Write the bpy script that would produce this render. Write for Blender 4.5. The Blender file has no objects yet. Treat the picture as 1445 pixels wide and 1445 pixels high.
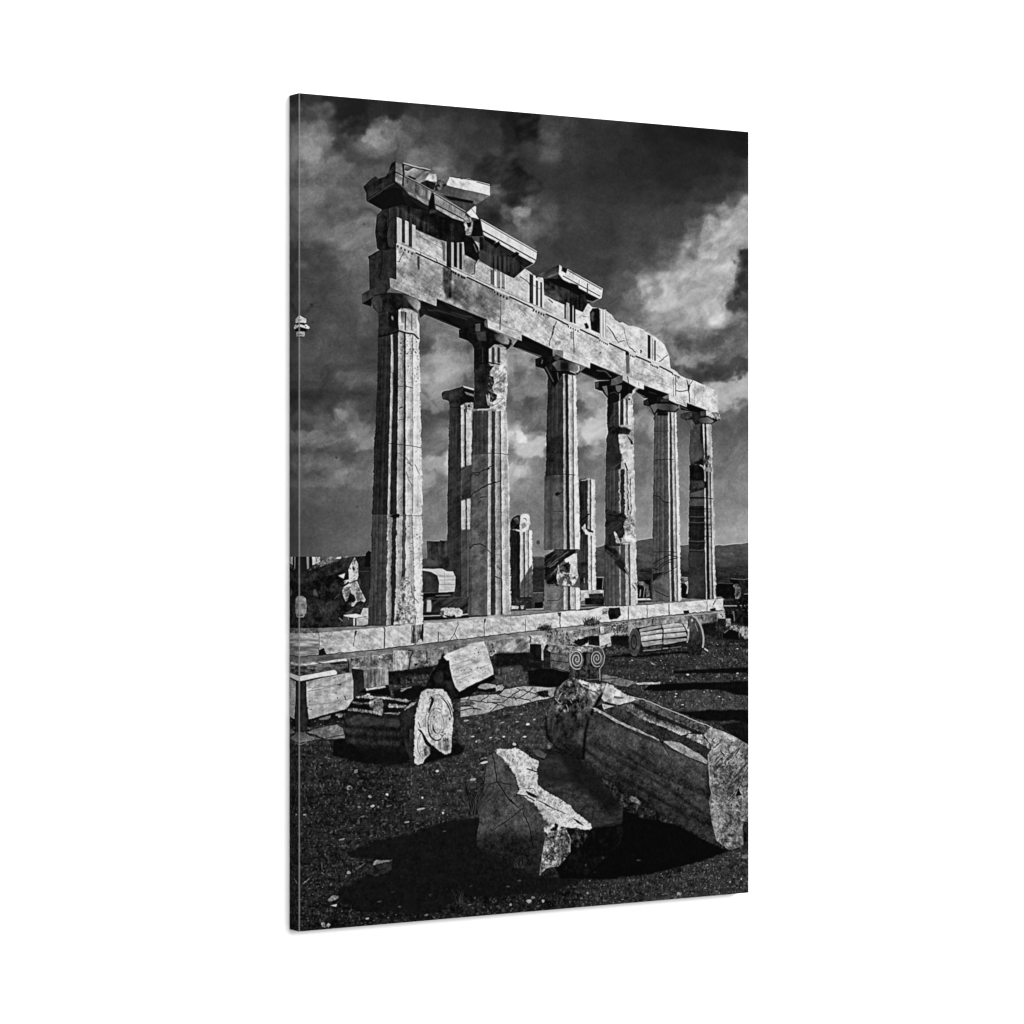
# Wrapped canvas print of a black and white photograph (marble temple ruins), hanging on a white wall.
import bpy, math, random
import numpy as np
sc = bpy.context.scene
# ---------------------------------------------------------------- sizes (metres) and camera
CH = 0.762; CW = 0.508; CT = 0.0187            # canvas height, width, depth of the wrapped edge
FPX = 4097.0                                   # focal length in pixels of a 1445 px wide frame
XL, XR = -300.2/1183.8*CH, 334.5/1074.0*CH     # camera-space x of the near and far vertical edges
ZL, ZR = FPX*CH/1183.8, FPX*CH/1074.0
CW = math.hypot(XR-XL, ZR-ZL)
e = ((XR-XL)/CW, (ZR-ZL)/CW)                   # along the canvas, in (right, forward) of the camera
CZ = 1.5                                       # height of the canvas centre
GAP = 0.001
cam_d = bpy.data.cameras.new('camera'); cam = bpy.data.objects.new('camera', cam_d); sc.collection.objects.link(cam)
cam_d.sensor_fit = 'HORIZONTAL'; cam_d.sensor_width = 36; cam_d.lens = 36*FPX/1445; cam_d.clip_start = .05; cam_d.clip_end = 100
fwd = (e[1], e[0]); rgt = (e[0], -e[1])        # camera axes in wall space (x along the wall, y into it)
px = 0-(XL*rgt[0]+ZL*fwd[0]); py = -(CT+GAP)-(XL*rgt[1]+ZL*fwd[1])
cam.location = (px, py, CZ+.4/1183.8*CH); cam.rotation_euler = (math.pi/2, 0, -math.atan2(e[1], e[0]))
sc.camera = cam
# ---------------------------------------------------------------- studio light
w = bpy.data.worlds.new('World'); sc.world = w; w.use_nodes = True
w.node_tree.nodes['Background'].inputs[0].default_value = (1, 1, 1, 1); w.node_tree.nodes['Background'].inputs[1].default_value = .62
def lamp(name, loc, target, size, watts):
    d = bpy.data.lights.new(name, 'AREA'); d.shape = 'RECTANGLE'; d.size, d.size_y = size; d.energy = watts; d.color = (1, 1, 1)
    o = bpy.data.objects.new(name, d); sc.collection.objects.link(o); o.location = loc
    v = [t-l for t, l in zip(target, loc)]
    from mathutils import Vector
    o.rotation_euler = Vector(v).to_track_quat('-Z', 'Y').to_euler()
    return o
lamp('key_softbox', (2.0, -3.5, 3.0), (.25, 0, CZ), (2.2, 2.2), 150)
lamp('fill_softbox', (.6, -4.6, 2.6), (.25, 0, CZ), (2.6, 2.6), 215)
vs = sc.view_settings; vs.view_transform = 'Standard'; vs.look = 'None'; vs.exposure = 0; vs.gamma = 1; vs.use_curve_mapping = False
sc.render.engine = 'CYCLES'
LIGHT = 2.26                                   # radiance of a white card lying in the canvas plane under these lamps
# ---------------------------------------------------------------- print artwork: a small software painter
# The picture printed on the canvas is flat ink.  It is drawn here stroke by stroke (polygons, lines, stone and
# cloud noise) into an array of print density; shapes are given in the pixel grid of the reference and rectified
# into the plane of the canvas, AW x AH dots.
AW, AH = 1200, 1800
def homography(src, dst):
    A = []; b = []
    for (x, y), (u, v) in zip(src, dst):
        A.append([x, y, 1, 0, 0, 0, -u*x, -u*y]); b.append(u)
        A.append([0, 0, 0, x, y, 1, -v*x, -v*y]); b.append(v)
    h = np.linalg.solve(np.array(A, float), np.array(b, float))
    return np.append(h, 1).reshape(3, 3)
HM = homography([(422.3, 131.0), (1057, 186.0), (1057, 1260.0), (422.3, 1314.8)],
                [(0, 0), (AW, 0), (AW, AH), (0, AH)])
HI = np.linalg.inv(HM)
def P(pts):
    p = np.asarray(pts, float).reshape(-1, 2)
    q = np.c_[p, np.ones(len(p))] @ HM.T
    return q[:, :2]/q[:, 2:3]
YY, XX = np.mgrid[0:AH, 0:AW].astype(np.float32)
_q = HI[2, 0]*(XX+.5)+HI[2, 1]*(YY+.5)+HI[2, 2]
PX = ((HI[0, 0]*(XX+.5)+HI[0, 1]*(YY+.5)+HI[0, 2])/_q).astype(np.float32)   # reference x of every print dot
PY = ((HI[1, 0]*(XX+.5)+HI[1, 1]*(YY+.5)+HI[1, 2])/_q).astype(np.float32)
INK = np.zeros((AH, AW), np.float32)
def sample_grid(g, x, y):
    h, w = g.shape
    x = np.clip(x, 0, w-1.001); y = np.clip(y, 0, h-1.001)
    i = x.astype(np.int32); j = y.astype(np.int32)
    f = x-i; k = y-j; f = f*f*(3-2*f); k = k*k*(3-2*k)
    return (g[j, i]*(1-f)+g[j, i+1]*f)*(1-k)+(g[j+1, i]*(1-f)+g[j+1, i+1]*f)*k
_NC = {}
def noise(sx, sy=None, ang=0, seed=0, octv=4, gain=.55, ridged=False):
    """fractal value noise over the whole print, about -1..1; sx, sy = size in dots along / across angle ang"""
    sy = sy or sx; key = (sx, sy, ang, seed, octv, gain, ridged)
    if key in _NC: return _NC[key]
    out = np.zeros((AH, AW), np.float32); a = 1; tot = 0
    rng = np.random.RandomState(seed*7+11)
    for o in range(octv):
        m = 2**o
        if sx/m < 1.2 and sy/m < 1.2: break
        an = math.radians(ang+(37*o if sx == sy else (0, 3, -4, 6, -7, 5, 0)[o % 7])); c, s = math.cos(an), math.sin(an)
        U = XX*c+YY*s; V = -XX*s+YY*c; U = (U-U.min())/sx; V = (V-V.min())/sy
        g = rng.uniform(-1, 1, (int(V.max()*m)+3, int(U.max()*m)+3)).astype(np.float32)
        n = sample_grid(g, U*m, V*m)
        if ridged: n = 1-2*np.abs(n)*1.6
        out += a*n; tot += a*a; a *= gain
    out /= max(tot**.5, 1e-6)*.75
    out = out.astype(np.float32)
    _NC[key] = out
    return out
def N(name):
    return {'f': lambda: noise(5, seed=1, octv=2), 'm': lambda: noise(22, seed=2), 'c': lambda: noise(90, seed=3),
            'd': lambda: noise(70, 7, 33, seed=4), 'd2': lambda: noise(60, 9, 24, seed=5), 'u': lambda: noise(60, 8, -32, seed=6),
            'v': lambda: noise(5, 70, 0, seed=7), 'v2': lambda: noise(14, 120, 0, seed=8), 'h': lambda: noise(70, 5, 0, seed=9),
            'r': lambda: noise(11, seed=10, octv=3, gain=.7), 'r2': lambda: noise(30, seed=12, octv=5, gain=.75),
            'k': lambda: noise(40, seed=13, ridged=True), 'g': lambda: noise(3, seed=14, octv=1), 'sp': lambda: np.clip((noise(4.2, seed=71, octv=1)*.75-.42)*3, 0, 1.4)-np.clip((noise(5, seed=72, octv=2)*.75-.5)*1.2, 0, .6), 'q': lambda: noise(6, seed=51, octv=3, gain=.9), 'qd': lambda: noise(16, 4, 30, seed=52, octv=3, gain=.8), 'fl': lambda: noise(11, 400, 0, seed=53, octv=2, gain=.7), 'gu': lambda: noise(34, 9, -38, seed=15, gain=.75),
            'hh': lambda: noise(40, 8, 4, seed=16, gain=.7)}[name]()
def cover(q):
    """antialiased coverage of polygon q (print dots): returns x0, y0, mask"""
    x0 = max(int(q[:, 0].min())-1, 0); x1 = min(int(q[:, 0].max())+2, AW)
    y0 = max(int(q[:, 1].min())-1, 0); y1 = min(int(q[:, 1].max())+2, AH)
    if x1 <= x0 or y1 <= y0: return None
    w = x1-x0; S = 4
    ys = y0+(np.arange((y1-y0)*S)+.5)/S
    M = np.zeros(((y1-y0)*S, w+1), np.float32)
    ax, ay = q[:, 0], q[:, 1]; bx, by = np.roll(ax, -1), np.roll(ay, -1)
    for i in range(len(ax)):
        if ay[i] == by[i]: continue
        lo, hi = sorted((ay[i], by[i]))
        r = np.nonzero((ys >= lo) & (ys < hi))[0]
        if not len(r): continue
        x = np.clip(ax[i]+(ys[r]-ay[i])*(bx[i]-ax[i])/(by[i]-ay[i])-x0, 0, w-1e-3)
        k = x.astype(int); f = x-k; s = 1. if by[i] > ay[i] else -1.
        # signed area: everything right of the edge
        np.add.at(M, (r, k), s*(1-f)); np.add.at(M, (r, k+1), s*f)
    M = np.clip(np.abs(np.cumsum(M, 1)[:, :w]), 0, 1)
    return x0, y0, M.reshape(y1-y0, S, w).mean(1)
def blur(m, r):
    """two box passes each way, radius r dots"""
    r = int(round(r))
    if r < 1: return m
    for ax in (0, 1):
        for _ in range(2):
            p = np.pad(m, [(r+1, r) if a == ax else (0, 0) for a in (0, 1)], mode='edge')
            c = np.cumsum(p, axis=ax, dtype=np.float64)
            n = m.shape[ax]
            m = ((np.take(c, np.arange(2*r+1, 2*r+1+n), ax)-np.take(c, np.arange(0, n), ax))/(2*r+1)).astype(np.float32)
    return m
def field(v, sl):
    if callable(v): return v(PX[sl], PY[sl])
    if isinstance(v, (int, float)): return np.full(PX[sl].shape, v, np.float32)
    # ((x, y, value), (x, y, value), ...): linear ramp through the stops along first->last
    (xa, ya, _), (xb, yb, _) = v[0], v[-1]
    dx, dy = xb-xa, yb-ya; L = dx*dx+dy*dy
    t = ((PX[sl]-xa)*dx+(PY[sl]-ya)*dy)/L
    ts = [((s[0]-xa)*dx+(s[1]-ya)*dy)/L for s in v]
    return np.interp(t, ts, [s[2] for s in v]).astype(np.float32)
def rough(q, amp, step=5, seed=0):
    """break a polygon outline into a worn one: chips of several sizes along every edge"""
    if not amp: return q
    rng = np.random.RandomState(seed); out = []
    for i in range(len(q)):
        a, b = q[i], q[(i+1) % len(q)]; d = b-a; L = math.hypot(*d); n = max(1, int(L/step))
        nr = np.array([-d[1], d[0]])/max(L, 1e-6)
        k = np.arange(n+1); o = np.zeros(n+1)
        for s, w in ((16/step, 1.1), (8/step, .7), (1, .55)):
            m = max(2, int(n/s)+2); o += w*np.interp(k, np.linspace(0, n, m), rng.normal(0, 1, m))
        o *= amp*np.minimum(1, np.minimum(k, n-k)/2.+.35)
        for t in range(n): out.append(a+d*t/n+nr*o[t])
    return np.array(out)
_sd = [0]
def poly(pts, v, tex=(), soft=0, op=1., wob=0, clip=None, mode='mix', noisy=0, crumb=0):
    """fill: v value or ramp, tex [(noise name, amplitude)], soft edge, op opacity, wob worn outline, noisy = dissolve edge by noise"""
    _sd[0] += 1
    q = rough(P(pts), wob, seed=_sd[0])
    if soft:
        # pad box for the blur
        r = cover(q)
        if r is None: return
        x0, y0, m = r; pad = int(soft*2)+2
        X0 = max(x0-pad, 0); Y0 = max(y0-pad, 0); X1 = min(x0+m.shape[1]+pad, AW); Y1 = min(y0+m.shape[0]+pad, AH)
        mm = np.zeros((Y1-Y0, X1-X0), np.float32); mm[y0-Y0:y0-Y0+m.shape[0], x0-X0:x0-X0+m.shape[1]] = m
        # keep touching borders solid
        mm = blur(mm, soft/2.); x0, y0, m = X0, Y0, mm
    else:
        r = cover(q)
        if r is None: return
        x0, y0, m = r
    sl = (slice(y0, y0+m.shape[0]), slice(x0, x0+m.shape[1]))
    if not soft and (crumb or wob >= .45):
        ext = min(m.shape)
        cr = (crumb or 1+2.*min(wob, 1.1))*min(1, ext/34)
        m = m if cr < .75 else np.clip((blur(m, cr)-.5+N('q')[sl]*.2*(blur(m, cr*1.6) > .02))*(1.2+.8*cr)+.5, 0, 1)
    if clip is not None: m = m*clip[sl]
    if noisy:
        nm, am, lo = noisy
        m = m*np.clip((N(nm)[sl]*am+lo), 0, 1)
    c = field(v, sl)
    for nm, am in tex: c = c+N(nm)[sl]*am
    m = m*op
    if mode == 'mul': INK[sl] *= 1-m*(1-c)
    elif mode == 'add': INK[sl] += m*c
    else: INK[sl] = INK[sl]*(1-m)+c*m
def line(pts, w, v, op=.9, soft=.3, jit=0, taper=False, clip=None, mode='mix'):
    """stroke of width w (reference px) along pts"""
    p = np.asarray(pts, float)
    if jit:
        _sd[0] += 1; p = rough_open(p, jit, _sd[0])
    d = np.gradient(p, axis=0) if len(p) > 2 else np.repeat((p[1:]-p[:1]), 2, 0)
    L = np.maximum(np.hypot(d[:, 0], d[:, 1]), 1e-6)[:, None]; n = np.c_[-d[:, 1], d[:, 0]]/L*w/2
    if taper:
        t = np.linspace(0, 1, len(p))[:, None]; n = n*(.25+.75*np.sin(np.pi*np.clip(t, 0.08, .92)))
    poly(np.r_[p+n, (p-n)[::-1]], v, op=op, soft=soft, clip=clip, mode=mode)
def rough_open(p, amp, seed):
    rng = np.random.RandomState(seed); out = [p[0]]
    for a, b in zip(p[:-1], p[1:]):
        d = b-a; L = math.hypot(*d); n = max(1, int(L/3))
        for k in range(1, n+1):
            o = rng.normal(0, amp) if k < n else 0
            out.append(a+d*k/n+np.array([-d[1], d[0]])/max(L, 1e-6)*o)
    return np.array(out)
def mask(pts, soft=0):
    m = np.zeros((AH, AW), np.float32); r = cover(P(pts))
    if r: x0, y0, a = r; m[y0:y0+a.shape[0], x0:x0+a.shape[1]] = a
    return blur(m, soft/2.) if soft else m
def cloud(pts, v, r=8, op=1., k=.45, nm=None):
    m = np.zeros((AH, AW), np.float32); x0, y0, a = cover(P(pts)); m[y0:y0+a.shape[0], x0:x0+a.shape[1]] = a
    q = P(pts); p = int(4*r)+6
    sl = (slice(max(int(q[:, 1].min())-p, 0), min(int(q[:, 1].max())+p, AH)), slice(max(int(q[:, 0].min())-p, 0), min(int(q[:, 0].max())+p, AW)))
    b = blur(m[sl], r)
    n = noise(60, 26, -24, seed=61, octv=5, gain=.6)[sl]
    wx, wy = noise(56, 40, 20, seed=62, octv=4, gain=.62)[sl], noise(56, 40, -20, seed=63, octv=4, gain=.62)[sl]
    yy, xx = np.mgrid[0:b.shape[0], 0:b.shape[1]].astype(np.float32)
    b = sample_grid(b, xx+wx*r*1.8, yy+wy*r*1.5)
    m = np.clip((b-.5)*1.15+.5+n*k*.8*np.clip(b*3, 0, 1)*np.clip((1.3-b)*2, .3, 1), 0, 1)
    m = blur(m*m*(3-2*m), r*.12)*op
    INK[sl] = INK[sl]*(1-m)+(v+.06*n)*m
def blob(x, y, rx, ry, v, n=9, rot=0, tex=(), soft=0, op=1., wob=.12):
    _sd[0] += 1; rng = np.random.RandomState(_sd[0]+500)
    a = np.linspace(0, 2*np.pi, n, endpoint=False); k = 1+rng.uniform(-wob, wob, n)*2
    c, s = math.cos(math.radians(rot)), math.sin(math.radians(rot))
    X = np.cos(a)*rx*k; Y = np.sin(a)*ry*k
    poly(np.c_[x+X*c-Y*s, y+X*s+Y*c], v, tex, soft, op)
def pits(pts, n, r=(.4, 1.1), v=.15, seed=0, op=.8, el=1.):
    """small dark holes scattered in a polygon's box"""
    p = np.asarray(pts, float); rng = np.random.RandomState(seed)
    x0, y0 = p.min(0); x1, y1 = p.max(0)
    for _ in range(n):
        x, y = rng.uniform(x0, x1), rng.uniform(y0, y1)
        ins = False; j = len(p)-1
        for i in range(len(p)):
            if (p[i, 1] > y) != (p[j, 1] > y) and x < (p[j, 0]-p[i, 0])*(y-p[i, 1])/(p[j, 1]-p[i, 1])+p[i, 0]: ins = not ins
            j = i
        if not ins: continue
        rr = rng.uniform(*r)
        blob(x, y, rr, rr*el*rng.uniform(.7, 1.5), v, n=6, rot=rng.uniform(0, 180), op=op*rng.uniform(.5, 1), wob=.2)
# ---------------------------------------------------------------- the sky of the picture
SKY = '''
140: 410 13 440 21 460 15 500 13 550 14 600 15 650 16 700 15 740 11
160: 425 26 440 29 455 25 480 14 500 12 530 17 560 15 600 20 650 20 700 15 735 11
172: 490 12 505 15 740 10 770 26 800 25 830 20 850 22 880 17 920 13 960 12 1000 11 1055 10
185: 425 40 450 36 470 28 490 16 510 36 535 45 560 42 580 30 620 25 660 23 700 20 725 13 755 10 772 29 785 28 800 22 830 20 870 19 920 13 985 11 1055 10
200: 425 50 445 50 460 45 482 25 510 35 530 51 550 46 570 35 600 27 640 25 680 20 730 14
212: 735 19 752 22 776 31 800 22 850 19 900 16 950 14 1055 11
222: 425 50 445 50 470 42 500 28 530 28 560 32 585 43 605 33 622 32 660 23 700 24 728 17
240: 425 42 445 45 470 38 500 33 530 35 545 35 600 38 630 48 640 40 650 28 690 17 720 20 733 12 750 20 790 20 850 18 900 16 950 15 1000 15 1040 17 1057 23
255: 430 40 460 38 500 36 700 30 690 20 712 17 728 13
262: 738 11 752 20 800 20 900 18 960 16 1000 19 1030 22 1052 27
272: 425 46 442 49 470 38 500 38 698 37 708 30 720 17 735 17
282: 700 28 712 20 725 16 732 20 746 36 760 27 800 22 850 20 900 20 950 19 990 22 1010 22 1035 36 1055 50
300: 425 42 450 37 480 38 510 42 690 20 705 18 716 34 722 22 732 64 742 50 755 30 775 34 800 25 850 22 900 23 950 25 980 27 1000 36 1022 52 1050 63
312: 708 28 718 22 728 34 738 33
322: 720 30 738 40 750 39 775 32 800 24 850 23 900 25 950 26 980 36 1000 56 1030 66 1055 55
330: 425 33 450 35 490 45 520 45
342: 725 32 742 38 760 26 800 22 850 22 900 26 950 32 980 42 1000 60 1022 69 1050 54
360: 425 25 450 28 490 40 510 41 760 26 800 22 850 24 900 28 940 35 970 41 1000 60 1020 69 1038 62 1052 28
376: 800 25 850 25 900 30 940 40 980 60 1010 71 1030 66 1046 19 1056 18
400: 425 27 450 30 490 35 510 36 760 26 850 27 880 32 908 60 940 69 970 69 1000 69 1024 70 1040 45 1052 24
412: 860 30 890 45 910 69 940 76 970 71 1000 71 1024 60 1036 30 1056 34
430: 860 33 890 41 920 60 950 66 980 73 1005 73 1024 60 1034 33 1052 28
440: 425 27 450 29 490 33 512 34
450: 880 38 900 50 930 56 960 60 985 66 1005 76 1020 60 1040 48 1055 44
462: 425 26 450 28 480 30 515 30 925 60 945 50 1010 66
472: 905 56 920 56 943 42 954 34 975 50 1000 62 1020 45 1035 38 1055 36
488: 450 30 490 27 520 25 600 30 620 50 640 44 732 55 930 60 945 56 962 36 990 38 1010 35 1024 48 1040 38 1055 44
502: 945 55 960 50 975 44 990 56 1004 46 1030 35 1055 41
512: 450 29 490 29 520 27 598 45 620 63 636 60 655 50 735 60 750 52 760 46 948 46 965 46 978 40 990 30 1010 27 1050 28
530: 965 34 985 27 1000 27 1020 26 1050 36
541: 450 27 490 33 520 32 600 50 625 56 640 50 656 40 740 46 760 40 985 34 1000 56 1012 60 1030 61 1055 66
556: 440 20 480 27 520 25 600 48 620 50 740 45 765 40 825 56 845 55 905 48 1015 60 1035 66 1055 60
570: 740 40 765 37 820 35 843 51 900 36 925 30 965 28 1016 60 1030 60 1045 46 1057 38
576: 430 23 460 27 480 35 520 25 600 40 620 46
586: 425 30 460 35 482 52 500 38 520 28 600 30 625 27 740 40 765 46 825 45 850 52 900 50 912 50 965 28 1022 34 1055 29
600: 425 27 460 33 490 43 515 43 600 30 625 33 735 55 750 40 765 38 820 60 840 66 855 60 900 44 965 28 1022 27 1055 27
615: 420 40 450 46 480 40 510 50 600 33 625 40 734 77 746 70 760 56 819 70 840 69 853 50 900 35
626: 425 42 460 38 500 36 515 52 600 35 620 30 735 66 760 60 820 60 838 46 900 33
636: 425 27 460 25 500 28 520 32 600 35 620 35 740 55 760 50 820 32 840 51 850 46
646: 430 39 460 30 500 27 603 52 618 52 629 62 730 52
654: 430 38 470 33 500 32 603 50 626 64 735 52 750 45 765 40 820 35 850 35 900 33 965 32 1022 31 1055 32
666: 440 30 482 44 500 38 520 37 600 50 612 44 726 56 735 52 752 38
679: 440 37 470 41 510 40 605 57 620 43 740 42 765 36 830 35
692: 440 30 480 33 520 33 610 40
705: 740 38 765 38 830 37 900 37 965 36 1022 36 1055 38
725: 430 28 480 30 520 32 610 44 740 40 765 40 830 40 900 40 1022 40 1055 41
760: 430 27 480 31 520 34 610 45 765 43 830 44 900 43 965 42 1030 44 1055 45
790: 430 28 480 31 520 34 610 43 765 45 900 43 1030 44
'''
SKYCOPY = np.zeros_like(INK)
def paint_sky():
    pts = []
    for ln in SKY.strip().splitlines():
        y, rest = ln.split(':'); r = [float(t) for t in rest.split()]
        pts += [(r[i], float(y), r[i+1]/100) for i in range(0, len(r), 2)]
    pts = np.array(pts, np.float32)
    gx = np.arange(400, 1070, 4, dtype=np.float32); gy = np.arange(120, 830, 4, dtype=np.float32)
    GX, GY = np.meshgrid(gx, gy)
    num = np.zeros_like(GX); den = np.zeros_like(GX)
    for x, y, v in pts:
        d = ((GX-x)/1.35)**2+(GY-y)**2
        w = 1/(d+14)**2.5
        num += w*v; den += w
    g = num/den
    k = np.clip((PY-120)/700, 0, 1)
    wx = noise(110, 70, 0, seed=21, octv=5, gain=.6)*5+noise(26, seed=23, octv=4, gain=.65)*2.2
    wy = noise(110, 70, 0, seed=22, octv=5, gain=.6)*4.5+noise(26, seed=24, octv=4, gain=.65)*2.2
    s = sample_grid(g, (PX+wx-400)/4, (PY+wy-120)/4)
    n0 = noise(84, 46, -26, seed=25, octv=6, gain=.66)
    w1, w2 = noise(90, 70, 15, seed=28, octv=3, gain=.6), noise(90, 70, -35, seed=29, octv=3, gain=.6)
    det = sample_grid(n0, XX+w1*34+w2*10, YY+w2*26)            # fibres drawn out of the cloud
    low = np.clip((760-PY)/90, .35, 1); s = s*(1+(.12+.03*np.clip((PY-470)/60, 0, 1)-.05*np.exp(-((PX-890)/110)**2-((PY-270)/90)**2))*low*det*np.clip(s/.35, .35, 1.25))
    fine = noise(18, 12, -10, seed=27, octv=4, gain=.8)
    s = s*(1+.035*fine)
    INK[:] = s
    def c(s, v, r=8, op=1., k=.45): cloud([tuple(map(float, t.split(','))) for t in s.split()], v, r, op, k)
    # dark gaps
    c('724,150 762,152 760,195 742,208 738,190 722,185', .1, 14, .9); c('700,225 730,215 742,240 752,268 738,292 722,285 706,268 690,262 690,240', .15, 15, .85); c('674,288 704,290 706,318 690,322 672,305', .15, 13, .8)
    c('482,160 515,160 508,185 490,186', .14, 13, .85); c('1040,362 1060,350 1060,400 1042,420 1030,432 1038,395', .19, 12, .9, .6); c('1030,425 1060,415 1060,450 1035,448', .24, 8, .7, .7); c('945,466 962,466 960,482 946,482', .34, 6, .8, .7); c('978,470 1060,462 1060,480 1000,492', .36, 8, .5, .7)
    c('960,520 1056,512 1056,532 1010,535 968,530', .26, 8, .8); c('440,548 520,545 520,568 430,566', .23, 10, .6)
    # lit banks of cloud
    c('424,160 440,150 470,180 470,250 440,300 424,300', .42, 26, .6, .6); c('500,175 560,175 580,215 560,235 510,225', .42, 24, .5, .6); c('585,225 640,210 650,240 630,252 600,246', .42, 18, .6, .6); c('440,255 500,245 525,330 500,370 450,350', .42, 28, .5, .6)
    c('900,415 960,385 1010,330 1058,270 1058,320 1030,380 1010,440 960,450', .55, 34, .5, .5); c('862,440 905,415 925,440 905,466 880,458', .45, 22, .6, .5); c('925,440 985,440 1010,470 960,470 940,480', .58, 16, .6, .5)
    c('985,338 1020,300 1052,282 1040,300 1010,335 992,352', .52, 12, .6, .5); c('950,372 985,352 990,362 960,384', .5, 11, .6, .5)
    c('732,288 746,280 752,292 745,308 733,310 727,300', .6, 11, .7, .7); c('724,300 742,290 760,268 764,262 752,292 740,312 728,312', .45, 10, .7, .7); c('722,285 732,296 730,312 720,300', .34, 8, .6, .7); c('736,314 756,318 772,322 760,330 738,328', .4, 9, .6, .6); c('694,258 704,262 702,276 692,272', .36, 6, .7, .6); c('712,296 724,292 722,312 711,314', .36, 6, .7, .6)
    c('424,196 452,190 458,205 445,225 424,232', .53, 11, .8, .6); c('424,262 440,258 446,290 428,312', .48, 10, .7, .6); c('512,178 545,178 556,196 540,208 516,200', .5, 9, .8, .6); c('475,318 505,312 522,335 505,352 480,345', .47, 11, .7, .6)
    c('905,392 935,384 965,388 985,372 1003,345 1022,318 1057,290 1057,330 1042,352 1034,380 1036,400 1022,425 1012,452 996,458 975,440 950,425 925,420 908,408', .68, 24, .7, .5); c('915,396 950,394 965,404 940,416 918,410', .77, 24, .8); c('880,405 915,385 925,400 905,425 885,425', .45, 20, .7); c('995,440 1018,432 1016,456 1000,458', .77, 13, .8); c('1012,330 1040,318 1036,345 1016,350', .7, 16, .8)
    c('955,512 985,498 1012,495 1010,503 985,510 960,520', .56, 5, .8, .6); c('990,547 1012,538 1060,528 1060,562 1030,570 1008,566', .64, 7, .85, .6)
    c('600,495 640,488 660,510 655,552 640,565 604,560', .58, 12, .75, .6); c('606,512 640,505 645,525 615,530', .66, 9, .7); c('604,644 620,646 632,640 634,662 606,662', .56, 5, .9, .6); c('596,668 612,668 618,680 598,682', .52, 5, .8, .6); c('604,612 632,606 632,632 606,626', .42, 7, .7, .6)
    c('726,600 736,604 744,617 756,620 768,626 768,642 726,640', .66, 6, .9, .6); c('727,606 738,610 745,620 728,622', .78, 4, .9, .5); c('732,510 752,512 756,526 735,530', .64, 6, .8, .6); c('724,545 764,535 768,560 728,566', .47, 8, .7, .6)
    c('818,594 832,592 842,600 856,598 856,622 820,628', .66, 6, .9, .6); c('835,632 850,630 850,640 836,640', .52, 4, .8, .6); c('822,562 846,564 852,574 838,578 822,574', .5, 5, .8, .6); c('814,540 852,536 850,552 816,560', .55, 7, .8, .6); c('898,578 916,572 920,592 900,592', .5, 5, .8, .6)
    c('470,582 490,580 492,590 474,591', .53, 5, .8, .6); c('424,606 455,608 470,620 440,634 424,632', .44, 7, .8, .6); c('500,606 528,604 528,628 508,624', .5, 6, .9, .6); c('480,596 520,594 520,606 490,606', .44, 5, .8, .6); c('474,664 492,664 490,674 476,674', .45, 4, .8, .6); c('424,642 460,640 500,656 470,664 430,658', .38, 6, .7, .6)
    for q in ('1000,330 1057,276 1057,286 1006,340', '992,352 1057,296 1057,310 998,364', '1002,384 1046,338 1050,348 1010,396', '975,396 1010,366 1014,374 982,404'): c(q, .74, 9, .5, .4)
    for q in ('985,372 1028,322 1031,328 992,378', '1010,344 1040,312 1043,318 1016,350', '955,418 1000,404 1002,409 960,424', '968,430 1012,412 1014,417 974,436'): c(q, .5, 8, .4, .4)
    fib = sample_grid(noise(130, 16, -38, seed=81, octv=5, gain=.62), XX+w1*22, YY+w2*16)
    INK[:] = INK+.028*fib*np.clip((INK-.3)*3, 0, 1)*np.clip((PX-860)/70, 0, 1)*np.clip((500-PY)/40, 0, 1)
    # the air grows paler towards the horizon, most of all on the right
    ry = np.clip((PY-520)/140, 0, 1); rx = np.interp(PX, [420, 520, 610, 740, 830, 900, 1060], [.03, .06, .05, .075, .12, .13, .13])
    INK[:] = INK+ry*rx+.045*np.clip((PY-690)/80, 0, 1)*np.clip((PX-780)/100, 0, 1)
    INK[:] = INK+.05*np.exp(-((PX-438)/30)**2-((PY-235)/60)**2)+.05*np.exp(-((PX-545)/40)**2-((PY-195)/30)**2)
    INK[:] = INK+.14*(INK-blur(INK, 8))+.12*(INK-blur(INK, 30))
    SKYCOPY[:] = INK
# ---------------------------------------------------------------- the temple of the picture
FR = {'A': (500, 210), 'B': (640, 240), 'C': (750, 360), 'D': (860, 440), 'E': (500, 340), 'F': (620, 380), 'G': (500, 480),
      'H': (500, 630), 'I': (620, 530), 'J': (620, 680), 'K': (750, 500), 'L': (750, 640), 'M': (750, 760), 'O': (900, 560), 'Q': (900, 710)}
def z(s, k=9.03):
    """'A 10,20 30,40' -> points: detail sheet A, ninth-of-a-pixel units; 'p ...' = plain reference pixels"""
    t = s.split()
    if t[0] == 'p': return [tuple(map(float, a.split(','))) for a in t[1:]]
    ox, oy = FR[t[0]]
    return [(ox+float(a.split(',')[0])/k, oy+float(a.split(',')[1])/k) for a in t[1:]]
ST = (('d', .04), ('r', .04), ('m', .04), ('q', .05), ('qd', .03))     # sunlit marble
ST2 = (('d', .06), ('r2', .09), ('m', .05), ('q', .09))   # weathered marble
DK = (('m', .025), ('fl', .025), ('r', .02), ('q', .022))   # stone in shade
def zp(s, v, tex=ST, **k): poly(z(s), v, tex, **k)
def zl(s, w, v, **k): line(z(s), w, v, **k)
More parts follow.
